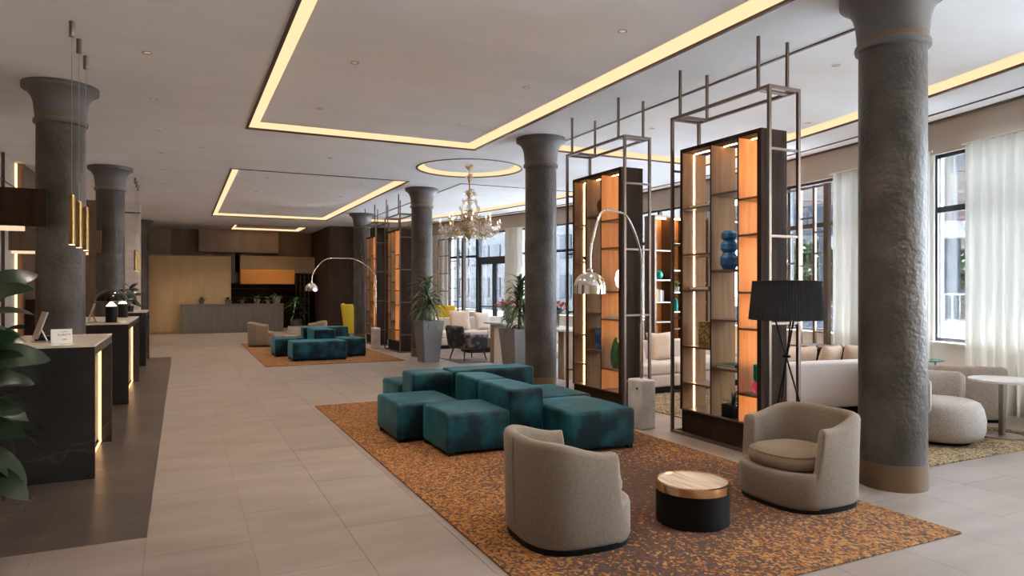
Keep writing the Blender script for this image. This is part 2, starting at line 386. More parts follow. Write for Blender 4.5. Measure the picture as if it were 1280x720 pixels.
# ---- floor: slab with separate tiles
fl = MB(); pts = arc(Y0, Y1, -.25)
fl.prism([(XL-.2, Y0)]+pts+[(XL-.2, Y1)], -.2, -.004)
floor = struct(fl.build('floor', M['grout']))
TW, TL, G = .58, 1.16, .003
tile_me = MB().box(-TW/2+G/2, TW/2-G/2, -TL/2+G/2, TL/2-G/2, -.0038, 0).mesh('floor_tile'); tile_me.materials.append(M['tile'])
dark_me = tile_me.copy(); dark_me.materials.clear(); dark_me.materials.append(M['dark_tile'])
def proj(x, y, z=0):
    d = x*CD[0]+y*CD[1]; l = x*CR[0]+y*CR[1]
    return (640+FPX*l/d, 362+FPX*(CH-z)/d, d) if d > .3 else None
tiles = []
for i in range(-6, 17):
    xc = .39 + (i+.5)*TW
    if xc < XL-.1: continue
    yoff = 4.84 if xc < -.2 else 5.06 if i % 2 == 0 else 5.06+TL/2
    for j in range(-8, 24):
        yc = yoff + (j+.5)*TL
        if yc < Y0 or yc > 27.6 or xc > fx(yc)-.15: continue
        if xc < -.2 and 4.84 < yc < 17.6: continue
        q = [proj(xc+a*TW/2, yc+b*TL/2) for a in (-1,1) for b in (-1,1)]
        vis = all(q) and any(-5 < p[0] < 1285 and p[1] < 730 for p in q)
        area = 0 if not vis else 1/((proj(xc,yc) or (0,0,99))[2])**3
        tiles.append((-area, xc, yc, tile_me, 'floor_tile'))
i = 0
for xc in (-.19-TW*.5, -.19-TW*1.5, -.19-TW*2.5, -.19-TW*3.5):
    for j in range(11):
        yc = 4.84 + (j+.5)*TL + (0 if i % 2 == 0 else 0)
        q = proj(xc, yc); area = 1/q[2]**3 if 'x' and q and -60 < q[0] else 0
        tiles.append((-area, xc, yc, dark_me, 'dark_floor_tile'))
    i += 1
tiles.sort(key=lambda t: t[0])
rest = {'floor_tile': MB(), 'dark_floor_tile': MB()}
cnt = {'floor_tile': 0, 'dark_floor_tile': 0}
for a, xc, yc, me, nm in tiles:
    if a < 0 and cnt[nm] < 285:
        link(nm, me, floor, (xc, yc, 0)); cnt[nm] += 1
    else:
        rest[nm].box(xc-TW/2+G/2, xc+TW/2-G/2, yc-TL/2+G/2, yc+TL/2-G/2, -.0038, 0)
for nm, b in rest.items():
    if b.v: tag(b.build(nm, M['tile'] if nm == 'floor_tile' else M['dark_tile'], floor), kind='stuff')

# ---- ceiling with recessed light coves
HOLES = []
def rect(x0,x1,y0,y1): return [(x0,y0),(x1,y0),(x1,y1),(x0,y1)]
HOLES.append((rect(.88,4.43,.9,10.6), .15)); HOLES.append((rect(.90,4.43,14.3,23.6), .15)); HOLES.append((rect(1.75,4.3,26.6,28.8), .15))
circ = [(5.05+1.0*math.cos(2*math.pi*k/48), 12.3+1.0*math.sin(2*math.pi*k/48)) for k in range(48)]
HOLES.append((circ, .13))
HOLES.append(([(5.48,1.0)]+arc(1.0,10.07,1.12)+[(5.48,10.07)], .15))
HOLES.append(([(5.60,14.1)]+arc(14.1,23.4,1.15)+[(5.60,23.4)], .15))
bm = bmesh.new()
def loop(poly, z):
    vs = [bm.verts.new((x,y,z)) for x,y in poly]
    return [bm.edges.new((vs[i], vs[(i+1) % len(vs)])) for i in range(len(vs))]
ed = loop([(XL-.2,Y0)]+arc(Y0,Y1,-.2)+[(XL-.2,Y1)], HC)
for poly, d in HOLES: ed += loop(poly, HC)
bmesh.ops.triangle_fill(bm, use_beauty=True, use_dissolve=False, edges=ed)
for f in bm.faces:
    if f.normal.z > 0: f.normal_flip()
me = bpy.data.meshes.new('ceiling'); bm.to_mesh(me); bm.free(); me.materials.append(M['ceiling'])
ceil = struct(link('ceiling', me))
MB().prism([(XL-.2,Y0)]+arc(Y0,Y1,-.2)+[(XL-.2,Y1)], HC+.32, HC+.40).build('ceiling_slab', M['ceiling'], ceil)
for poly, d in HOLES:
    n = len(poly); b = MB(); t = MB(); c = MB()
    cx = sum(p[0] for p in poly)/n; cy = sum(p[1] for p in poly)/n
    def offs(k):   # polygon pushed outwards by k
        r = []
        for i in range(n):
            p0, p1, p2 = Vector(poly[i-1]), Vector(poly[i]), Vector(poly[(i+1) % n])
            a = (p1-p0).normalized(); e = (p2-p1).normalized()
            na, ne = Vector((a.y,-a.x)), Vector((e.y,-e.x)); m = (na+ne); m = m/max(.2,m.dot(na)); r.append(tuple(p1+m*k))
        return r
    inn = offs(-d); ZI = HC+.07
    for i in range(n):
        (ax,ay),(bx,by) = poly[i], poly[(i+1) % n]; (cx_,cy_),(dx_,dy_) = inn[(i+1) % n], inn[i]
        b.add([(ax,ay,HC+.012),(bx,by,HC+.012),(cx_,cy_,ZI),(dx_,dy_,ZI)], [(0,1,2,3)])
    b.build('cove_light', M['cove'], ceil)
    c.add([(x,y,ZI) for x,y in inn], [tuple(reversed(range(n)))]); c.build('ceiling_recess', M['ceiling'], ceil)
    o2 = offs(.035); A = poly+[poly[0]]; B = o2+[o2[0]]
    t.strip(A, B, HC-.012, HC+.012); t.build('cove_trim', M['trim_bronze'], ceil)
tr = MB().strip(arc(Y0,24,.36), arc(Y0,24,.33), HC-.014, HC+.001); struct(tr.build('trim_1', M['trim_bronze']))
tr = MB().strip(arc(Y0,24,.035), arc(Y0,24,.0), HC-.03, HC+.001); struct(tr.build('trim_2', M['trim_bronze']))

# ---- window wall: fascia, sill wall, piers, windows
wr = struct(MB().strip(arc(Y0,Y1,0), arc(Y0,Y1,-.22), 3.43, HC).build('wall_right', M['fascia']))
DOOR = (19.35, 20.9)
sl = MB(); sl.strip(arc(Y0,DOOR[0]-.06,0), arc(Y0,DOOR[0]-.06,-.22), -.01, .80); sl.strip(arc(DOOR[1]+.06,Y1,0), arc(DOOR[1]+.06,Y1,-.22), -.01, .80); sl.build('sill_wall', M['sill'], wr)
sl = MB(); sl.strip(arc(Y0,DOOR[0]-.06,.06), arc(Y0,DOOR[0]-.06,-.2), .80, .83); sl.strip(arc(DOOR[1]+.06,22.4,.06), arc(DOOR[1]+.06,22.4,-.2), .80, .83); sl.build('window_sill', M['sill'], wr)
BAYS = [(-2.6,1.4),(2.0,6.02),(7.25,10.7),(11.3,14.6),(15.2,18.9),(20.96,22.4)]
edges = [Y0]+[y for b in BAYS for y in b]+[Y1]
piers = [(Y0,-2.6),(1.4,2.0),(6.02,7.25),(10.7,11.3),(14.6,15.2),(18.9,19.29),(22.4,Y1)]
for a, b in piers: MB().strip(arc(a,b,0), arc(a,b,-.22), .80, 3.43).build('pier', M['sill'], wr)
def pt(y, off, z): return (fx(y)-off, y, z)
def window(name, y0, y1, mull, transom=2.66, z0=.83, z1=3.43):
    W = struct(MB().strip(arc(y0,y1,-.05), arc(y0,y1,-.11), z0, z0+.05).build(name, M['black_frame']))
    b = MB().strip(arc(y0,y1,-.05), arc(y0,y1,-.11), z1-.05, z1); b.build('head', M['black_frame'], W)
    b = MB().strip(arc(y0,y1,-.045), arc(y0,y1,-.115), transom-.04, transom+.04); b.build('transom', M['black_frame'], W)
    ys = [y0]+mull+[y1]
    for y in ys:
        MB().strip([pt(y-.035,-.04,0)[:2],pt(y+.035,-.04,0)[:2]], [pt(y-.035,-.12,0)[:2],pt(y+.035,-.12,0)[:2]], z0, z1).build('mullion', M['black_frame'], W)
    for a, c in zip(ys[:-1], ys[1:]):
        for u, v in ((z0+.05, transom-.04),(transom+.04, z1-.05)):
            MB().strip([pt(a+.035,-.078,0)[:2],pt(c-.035,-.078,0)[:2]], [pt(a+.035,-.084,0)[:2],pt(c-.035,-.084,0)[:2]], u, v).build('pane', M['glass'], W)
    return W
window('window_1', -2.6, 1.4, [-.6]); window('window_2', 2.0, 6.02, [4.0]); window('window_3', 7.25, 10.7, [9.0])
window('window_4', 11.3, 14.6, [13.0]); window('window_5', 15.2, 18.9, [16.2, 17.5]); window('window_6', 20.96, 22.4, [21.7])
# glazed double door
D = struct(MB().strip(arc(*DOOR,-.04), arc(*DOOR,-.14), 2.46, 2.62).build('door_1', M['black_frame']))
MB().strip(arc(*DOOR,-.04), arc(*DOOR,-.14), 3.37, 3.43).build('head', M['black_frame'], D)
for y, h in ((19.32,.06),(20.93,.11)): MB().strip([pt(y-h/2,-.02,0)[:2],pt(y+h/2,-.02,0)[:2]], [pt(y-h/2,-.16,0)[:2],pt(y+h/2,-.16,0)[:2]], 0, 3.43).build('jamb', M['black_frame'], D)
MB().strip([pt(19.38,-.08,0)[:2],pt(20.86,-.08,0)[:2]], [pt(19.38,-.086,0)[:2],pt(20.86,-.086,0)[:2]], 2.62, 3.37).build('pane', M['glass'], D)
for a, c in ((19.37,20.11),(20.13,20.87)):
    lf = MB()
    for u, v, p, q in ((a,a+.09,0.02,2.46),(c-.09,c,.02,2.46),(a,c,.02,.14),(a,c,2.38,2.46),(a,c,.98,1.02)):
        lf.strip([pt(u,-.06,0)[:2],pt(v,-.06,0)[:2]], [pt(u,-.11,0)[:2],pt(v,-.11,0)[:2]], p, q)
    lo = lf.build('door_leaf', M['black_frame'], D)
    MB().strip([pt(a+.09,-.083,0)[:2],pt(c-.09,-.083,0)[:2]], [pt(a+.09,-.089,0)[:2],pt(c-.09,-.089,0)[:2]], .14, 2.38).build('pane', M['glass'], lo)

# ---- other walls
struct(MB().box(XL-.2, XL, Y0, Y1, -.01, HC).build('wall_left', M['travertine']))
struct(MB().box(XL-.2, 11, Y1, Y1+.2, -.01, HC+.01).build('wall_back', M['bulk_dark']))
struct(MB().box(XL-.2, 11, Y0-.2, Y0, -.01, HC+.01).build('wall_front', M['wallplaster']))
wl = bpy.data.objects['wall_left']
# wood portals and glowing joints on the left wall
for a, b in ((15.45,17.55),(9.3,11.6),(3.2,5.6)):
    MB().box(XL, XL+.12, a, b, .0, HC).build('wood_panel', M['wood_wall'], wl)
    for y in (a-.07, b+.07): MB().box(XL, XL+.03, y-.022, y+.022, .02, HC-.02).build('led_strip', M['led_soft'], wl)
for y in (12.9, 14.3, 18.6): MB().box(XL, XL+.05, y-.015, y+.015, 0, HC).build('panel_joint', M['trim_bronze'], wl)
MB().box(XL, XL+.02, 11.7, 15.3, 3.42, 3.44).build('panel_joint', M['trim_bronze'], wl)
# clad pier on the left, wood then travertine
wp = struct(MB().box(XL, -1.0, 21.0, 21.7, 0, HC).build('wall_pier', M['travertine']))
MB().box(XL, -1.9, 20.94, 21.02, 0, HC).build('wood_panel', M['wood_wall'], wp)
MB().box(-1.9, -.99, 20.985, 21.01, 3.60, 3.64).build('joint', M['trim_bronze'], wp)

# back of the hall
pw = struct(MB().box(XL, 1.65, 26.9, 27.1, 0, 2.74).build('wall_partition', M['panel_beige']))
for k in range(5):
    x0 = -2.7+k*.87; MB().box(x0+.004, x0+.866, 26.875, 26.9, .06, 2.74).build('panel', M['panel_beige'], pw)
MB().box(XL, 1.65, 26.87, 27.12, 2.74, 2.78).build('cap', M['bulk_dark'], pw)
bk = struct(MB().box(XL, 11, 29.4, 29.7, 2.84, HC).build('wall_bulkhead', M['bulk_dark']))
for x0, x1, m in ((-2.6,-.32,'panel_tan'),(-.31,.30,'bulk_dark'),(.31,.86,'bulk_dark')):
    MB().box(x0, x1-.01, 29.37, 29.4, 2.9, HC).build('panel', M[m], bk)
MB().box(.62, 3.55, 28.95, 29.4, 3.02, HC).build('box_front', M['panel_tan'], bk)
ch = struct(MB().box(1.9, 5.0, 28.6, 28.75, 2.22, 2.88).build('wall_hatch', M['wallplaster']))
MB().box(1.60, 2.08, 28.6, 28.75, 1.8, 2.88).build('jamb', M['grey_counter'], ch)
struct(MB().box(4.92, 9.0, 25.6, 29.4, 0, HC).build('wall_brown', M['wood_dark']))
wb = bpy.data.objects['wall_brown']
for x0, x1 in ((4.95,5.75),(5.77,6.6),(6.62,7.5),(7.52,8.4)): MB().box(x0, x1, 25.57, 25.6, .08, HC-.02).build('panel', M['wood_dark'], wb)

# ================================================================ COLUMNS
def column(loc, label):
    t = thing('column', label, 'column', loc)
    MB().lathe([(.245,.20),(.245,1.0),(.245,2.4),(.243,3.47)], 40).build('shaft', M['column'], t, smooth=True)
    MB().lathe([(.250,0),(.250,.20)], 40).build('base_band', M['brass'], t, smooth=True)
    MB().lathe([(.243,3.44),(.268,3.45),(.274,3.475),(.268,3.50),(.25,3.505)], 40).build('neck_ring', M['capital'], t, smooth=True)
    MB().lathe([(.252,3.505),(.252,3.54)], 40).build('brass_ring', M['brass'], t, smooth=True)
    MB().lathe([(.255,3.54),(.262,3.62),(.268,3.68),(.285,3.74),(.32,3.80),(.365,3.832),(.383,3.84),(.385,3.862),(.378,3.868),(.385,3.875),(.385,HC)], 48).build('capital', M['capital'], t, smooth=True)
    return t
cA = column((5.10,3.57,0), 'grey stucco column beside the beige tub chair and black floor lamp')
for p, l in (((5.06,9.4,0),'grey stucco column behind the teal ottoman island, beside the lit bookcase'),
             ((5.06,15.25,0),'grey stucco column behind the tapered planter of dracaena by the cowhide chair'),
             ((5.06,21.1,0),'grey stucco column beside the yellow high chair and far bookcases'),
             ((-1.25,9.4,0),'grey stucco column behind the three brass pendants over the desk'),
             ((-1.22,15.2,0),'grey stucco column behind the mushroom lamps on the reception desk'),
             ((-1.22,27.0-.6,0),'grey stucco column against the beige partition wall beyond the desks')):
    copy_tree(cA, None, p, label=l)

# beams joining the left wall with the columns
for y, l in ((9.1,'dark wooden portal beam meeting the column behind the brass pendants'),(14.9,'dark wooden portal beam meeting the column behind the mushroom lamps')):
    t = thing('portal_beam', l, 'beam', (0,y,0))
    MB().box(XL, -1.34, -.06, .02, 2.25, 2.66).build('beam_panel', M['walnut'] if y < 10 else M['wood_wall'], t)
    MB().box(XL+.02, -1.56, .03, .10, 2.20, 2.25).build('light_strip', M['glow'], t)

# ================================================================ DOWNLIGHTS
spots = [(-.3,y,HC) for y in (5.8,7.67,9.5,11.35,13.2,15.05,16.9,18.7,20.6)]+[(x,y,HC+.07) for x in (1.67,3.72) for y in (3.2,5.3,7.28,9.33)]
spots += [(x,y,HC+.07) for x in (1.67,3.72) for y in (15.6,17.9,20.2,22.3)]+[(6.36,5.1,HC+.07),(8.2,7.05,HC+.07),(6.36,8.3,HC+.07),(6.4,16,HC+.07),(7.6,18.5,HC+.07),(2.4,12.4,HC),(.3,12.4,HC),(.9,25.2,HC),(3.0,25.2,HC),(-1.6,25.0,HC),(-.2,25.0,HC),(2.6,26.95,HC+.07),(3.6,26.95,HC+.07)]  # rearmost ones are added to brighten the partition and orange canopy
ld = bpy.data.lights.new('downlight_beam', 'SPOT'); ld.energy = 76; ld.spot_size = R(105); ld.spot_blend = .9; ld.color = (1,.84,.68); ld.shadow_soft_size = .05
DL = ('small round downlight in the ceiling row along the reception desks', 'small round downlight inside the large lit recess over the teal island', 'small round downlight inside the lit recess over the far teal ottomans', 'small round downlight in the ceiling panel beside the windows', 'small round downlight added to brighten the wall and canopy by the grey bar counter', 'small round downlight in the flat ceiling between the two large recesses')
def dlab(x, y):
    k = 4 if y > 24 else 0 if x < 0 else 3 if x > 5 else 5 if 11 < y < 14 else 1 if y < 11 else 2
    return DL[k]
for i, (x,y,z) in enumerate(spots):
    if i == 0:
        d0 = thing('downlight', dlab(x,y), 'downlight', (x,y,z), 0, 'downlights: '+dlab(x,y)[22:])
        b = MB(); b.lathe([(.030,-.004),(.046,-.004),(.046,.006),(.030,.006),(.030,-.004)], 20, cap=False); b.build('ring', M['steel'], d0, smooth=True)
        MB().lathe([(.030,-.001),(.001,-.001)], 20, cap=False).build('lens', M['lens'], d0)
        link('beam', ld, d0, (0,0,-.03))
    else:
        c = copy_tree(d0, None, (x,y,z), label=dlab(x,y)); c['group'] = 'downlights: '+dlab(x,y)[22:]
# ================================================================ RUGS
def rug(name, x0,x1,y0,y1, mat, label):
    b = MB().box(x0,x1,y0,y1,0.0005,.012); return tag(b.build(name, mat, bevel=.003, seg=1), label, 'rug')
rug('spotted_rug', 1.60,4.46,2.65,9.29, M['rug_a'], 'orange and brown spotted rug under the teal ottoman island and two tub chairs')
rug('spotted_rug', 1.53,4.40,14.45,20.95, M['rug_b'], 'bright orange spotted rug under the far teal ottomans by the grey counter')
rug('spotted_rug', 5.42,8.20,3.77,9.05, M['rug_c'], 'gold flecked rug under the checked swivel chair and pedestal table')
rug('taupe_rug', 5.25,8.3,13.35,18.2, M['rug_d'], 'taupe rug under the cream sofa and cowhide chair')
RZ = .0125

# ================================================================ TEAL OTTOMANS
def otto(x0,x1,y0,y1,h,label,group,z=RZ,seed=0,low=True):
    t = thing('ottoman_block', label, 'ottoman', ((x0+x1)/2,(y0+y1)/2,z), 0, group)
    soft_box(x1-x0-.006, y1-y0-.006, h-.03, .035, 5, .012 if low else .006, .006, seed).build('cushion', M['teal'], t, loc=(0,0,.03), smooth=True, weld=True, sharp=70)
    hx, hy = (x1-x0)/2-.05, (y1-y0)/2-.05
    for sx in (-1,1):
        for sy in (-1,1): MB().box(sx*hx-.025,sx*hx+.025,sy*hy-.025,sy*hy+.025,0,.036).build('foot', M['black'], t)
    return t
g1 = 'teal velvet blocks of the ottoman island beside the bookcases'
A = 'teal velvet '
for k,(x0,x1,y0,y1,h,l) in enumerate((
    (1.94,2.62,6.62,7.42,.39,A+'low ottoman jutting towards the reception desks from the near island'),
    (2.19,2.84,5.88,6.60,.39,A+'low cube ottoman behind the tub chair with its back turned'),
    (3.25,3.98,5.44,6.36,.39,A+'low ottoman under the polished dome of the arc lamp'),
    (3.25,4.08,6.38,7.30,.39,A+'low ottoman next to the bookcase with the green leaf sculpture'),
    (2.86,3.24,5.94,6.76,.57,A+'tall backrest block at the tub chair end of the near island'),
    (2.86,3.24,6.77,7.43,.57,A+'tall backrest block in the middle of the near island'),
    (2.36,2.85,7.44,7.88,.58,A+'tall cross backrest block on the desk side of the near island'),
    (2.86,3.92,7.44,7.88,.59,A+'tall cross backrest block on the bookcase side of the near island'),
    (2.32,3.02,7.89,8.6,.41,A+'low ottoman half hidden behind the cross backrest, desk side'),
    (3.05,3.85,7.89,8.6,.41,A+'low ottoman hidden behind the cross backrest, bookcase side'))):
    if 'hidden behind the cross backrest, bookcase' in l: continue
    otto(x0,x1,y0,y1,h,l,g1,seed=k,low=h<.5)
g2 = 'teal velvet blocks of the far ottoman island'
for k,(x0,x1,y0,y1,h,l) in enumerate((
    (2.15,3.31,15.15,15.95,.41,A+'wide low ottoman at the open floor end of the far island'),
    (1.93,2.60,16.35,17.2,.41,A+'low ottoman on the desk side of the far island'),
    (3.33,3.88,15.75,16.6,.41,A+'low ottoman on the arc lamp side of the far island'),
    (2.74,3.22,15.98,17.0,.62,A+'tall backrest block in the middle of the far island'),
    (2.66,3.75,17.02,17.5,.62,A+'tall cross backrest block nearest the far tub chairs'))):
    otto(x0,x1,y0,y1,h,l,g2,seed=20+k,low=h<.5)

# ================================================================ TUB ARMCHAIRS
def tub_chair(loc, rz, label, fab=None, fab2=None):
    fab = fab or M['beige']; fab2 = fab2 or M['beige_seat']
    """faces local +X"""
    t = thing('tub_armchair', label, 'armchair', loc, rz)
    a, b, n = .355, .375, 2.9
    N = 200; st = []
    def outl(th, k):
        c, s = math.cos(th), math.sin(th)
        return (a*k*abs(c)**(2/n)*(1 if c > 0 else -1), b*k*abs(s)**(2/n)*(1 if s > 0 else -1))
    # stations, denser where the arms drop
    ths = []
    for i in range(N):
        a_ = 2*math.pi*i/N; ths.append(a_-.30*math.sin(4*a_)/4-.18*math.sin(2*a_)*0)
    v = []; npf = 0
    zt = .27
    for th in ths:
        u = abs((th+math.pi) % (2*math.pi)-math.pi)          # 0 at the front, pi at the back
        x, y = outl(th, 1)
        def sstep(e0,e1,q): q = max(0,min(1,(q-e0)/(e1-e0))); return q*q*(3-2*q)
        s = 1-sstep(.150, .205, x)
        hgt = zt + (.575-zt)*s + .075*sstep(.1,-.3,x)
        fl = 1+.035*(hgt-.3)/.35*s
        th_w = .085
        ox, oy = outl(th, 1); l = math.hypot(ox, oy); nx, ny = ox/l, oy/l
        
        zz = [.028,.055,.17,.17+(hgt-.03-.17)*.5,hgt-.035,hgt-.012,hgt,hgt,hgt-.012,hgt-.035,zt-.03 if s < .05 else .27+(hgt-.3)*.4,.235]
        off = [.012,0,-.002*s,0,0,.008,.028,.057,.077,.085,.09,.1]
        ring = []
        for z, o in zip(zz, off):
            k = 1+.03*(z-.25)/.4*max(0,s)
            ring.append((ox*k-nx*o, oy*k-ny*o, z))
        npf = len(ring); v += ring
    f = []
    for i in range(N):
        j = (i+1) % N
        for k in range(npf-1): f.append((i*npf+k, j*npf+k, j*npf+k+1, i*npf+k+1))
    f.append(tuple(i*npf+npf-1 for i in range(N))); f.append(tuple(reversed([i*npf for i in range(N)])))
    MB().add(v,f).build('shell', fab, t, smooth=True, sharp=75)
    pl = MB(); q = [outl(th,.965) for th in ths]; pl.prism(q, 0, .035); pl.build('plinth', M['plinth'], t)
    # seat cushion
    v = []; f = []; rings = [(0.02,.262),(.80,.265),(.95,.275),(1.0,.305),(1.0,.335),(.96,.365),(.86,.385),(.6,.398),(.3,.402),(.02,.403)]
    K = 48
    for r, z in rings:
        for i in range(K):
            th = 2*math.pi*i/K; c, s = math.cos(th), math.sin(th)
            v.append((.285*r*abs(c)**(2/2.7)*(1 if c > 0 else -1)+.055, .272*r*abs(s)**(2/2.7)*(1 if s > 0 else -1), z))
    for m in range(len(rings)-1):
        for i in range(K): j = (i+1) % K; f.append((m*K+i,m*K+j,(m+1)*K+j,(m+1)*K+i))
    f += [tuple(range((len(rings)-1)*K, len(rings)*K)), tuple(reversed(range(K)))]
    sc = MB().add(v,f).build('seat_cushion', fab2, t, smooth=True, sharp=75)
    # piping around the cushion and the seam at the back
    pts = []
    for i in range(K+1):
        th = 2*math.pi*i/K; c, s = math.cos(th), math.sin(th); r = .965
        pts.append((.285*r*abs(c)**(2/2.7)*(1 if c > 0 else -1)+.055, .272*r*abs(s)**(2/2.7)*(1 if s > 0 else -1), .366))
    MB().tube(pts, .004, 6, cap=False).build('piping', fab2, sc, smooth=True)
    MB().tube([(-.270,0,.40),(-.277,0,.5),(-.284,0,.60),(-.305,0,.647),(-.33,0,.652),(-.362,0,.63),(-.37,0,.5),(-.362,0,.3),(-.355,0,.1)], .0035, 5).build('seam', fab2, t, smooth=True)
    return t
tc0 = tub_chair((2.19,3.73,RZ), R(-3), 'beige tub armchair with its back turned to the open floor')
copy_tree(tc0, None, (4.10,3.62,RZ), R(180), 'beige tub armchair in front of the grey column and black floor lamp')
copy_tree(tc0, None, (1.99,19.75,RZ), R(-8), 'beige tub armchair by the end of the grey bar counter')
copy_tree(tc0, None, (3.40,19.9,RZ), R(170), 'beige tub armchair behind the tall block of the far teal ottomans')
def drum_table(loc, label):
    t = thing('drum_table', label, 'table', loc)
    MB().lathe([(.222,0),(.240,.006),(.240,.225)], 48).build('drum', M['plinth'], t, smooth=True)
    MB().lathe([(.241,.215),(.243,.215),(.243,.268),(.228,.272),(.228,.262)], 48, cap=False).build('brass_rim', pm('rose_gold', (.66,.44,.27), .16, 1), t, smooth=True)
    MB().lathe([(.230,.20),(.230,.264)], 48).build('table_top', pm('walnut_marble', (.40,.30,.21), .3, col2=(.66,.56,.45), nscale=3, ndet=6, stretch=(14,1,1)), t, smooth=True)
    return t
dt = drum_table((3.07,3.57,RZ), 'black drum coffee table with a rose gold rim between the tub armchairs')
copy_tree(dt, None, (2.72,19.55,RZ), label='black drum coffee table between the far beige tub armchairs')

# ================================================================ ARC LAMPS
def arc_lamp(loc, head, label):
    t = thing('arc_lamp', label, 'lamp', loc)
    b = MB().box(-.095,.095,-.135,.135,0,.545); b.build('marble_base', M['white_marble'], t, bevel=.018, seg=3)
    MB().tube([(-.1,-.05,.45),(-.085,-.05,.45)], .014, 12).build('base_hole', M['black'], t)
    hx, hy = head[0]-loc[0], head[1]-loc[1]; L = math.hypot(hx,hy); ux, uy = hx/L, hy/L
    MB().tube([(0,0,.53),(0,0,1.18)], .019, 14).build('stem', M['chrome'], t, smooth=True)
    pts = []; P = [(0,1.1),(0,1.55),(.02*L,1.95),(.28*L,2.30),(.55*L,2.35),(.80*L,2.30),(.97*L,1.98),(1.0*L,1.70)]
    # Catmull-Rom through P
    for i in range(len(P)-1):
        p0,p1,p2,p3 = P[max(0,i-1)],P[i],P[i+1],P[min(len(P)-1,i+2)]
        for k in range(8):
            s = k/8
            q = [.5*((2*p1[c])+(-p0[c]+p2[c])*s+(2*p0[c]-5*p1[c]+4*p2[c]-p3[c])*s*s+(-p0[c]+3*p1[c]-3*p2[c]+p3[c])*s**3) for c in (0,1)]
            pts.append((ux*q[0],uy*q[0],q[1]))
    pts.append((hx,hy,1.70))
    MB().tube(pts, .0125, 10).build('arc', M['chrome'], t, smooth=True)
    prof = [(.155,1.515)]+[(.155*math.cos(a),1.565+.155*math.sin(a)) for a in [R(x) for x in range(0,90,10)]]+[(.012,1.722)]
    inner = [(r-.004 if r > .02 else r, z-.004) for r,z in reversed(prof)]
    MB().lathe(prof+inner, 40, hx, hy, cap=False).build('dome_shade', M['chrome'], t, smooth=True, sharp=60)
    MB().lathe([(.03,1.72),(.03,1.735),(.012,1.75)], 20, hx, hy).build('shade_cap', M['chrome'], t, smooth=True)
    MB().lathe([(.001,1.555),(.03,1.565),(.04,1.60),(.02,1.65)], 16, hx, hy).build('bulb', M['opal'], t, smooth=True)
    return t
arc_lamp((4.66,6.27,0), (3.45,5.44), 'steel arc floor lamp on a white marble block between the two near bookcases')
arc_lamp((4.62,17.75,0), (2.95,17.6), 'steel arc floor lamp on a marble block reaching over the far teal ottomans')

# ================================================================ BLACK FLOOR LAMP
t = thing('floor_lamp', 'black pleated drum shade floor lamp on crossed thin rods', 'lamp', (4.63,4.20,0))
NS = 160; v = []; f = []
for z, r in ((1.30,.305),(1.62,.275)):
    for k in range(NS):
        rr = r+(.002 if k % 2 else -.002); a = 2*math.pi*k/NS; v.append((rr*math.cos(a),rr*math.sin(a),z))
for k in range(NS): k2 = (k+1) % NS; f.append((k,k2,NS+k2,NS+k))
b = MB().add(v,f); b.add([(x*.97,y*.97,z) for x,y,z in v], [tuple(reversed(q)) for q in f]); b.build('pleated_shade', pm('black_pleats', (.010,.011,.016), .75), t)
for z, r in ((1.30,.305),(1.62,.275)): MB().tube([(r*math.cos(2*math.pi*k/48),r*math.sin(2*math.pi*k/48),z) for k in range(49)], .005, 6, cap=False).build('shade_ring', M['black'], t, smooth=True)
for k in range(3):
    a = R(200+120*k); a2 = R(200+120*k+180)
    MB().tube([(.27*math.cos(a),.27*math.sin(a),0),(.10*math.cos(a2),.10*math.sin(a2),1.33)], .0075, 8).build('leg', M['black'], t, smooth=True)
MB().tube([(0,0,1.28),(0,0,1.5)], .012, 10).build('lamp_holder', M['black'], t)
MB().lathe([(.02,.97),(.035,.975),(.035,.99),(.02,.995)], 16).build('clamp', M['black'], t, smooth=True)

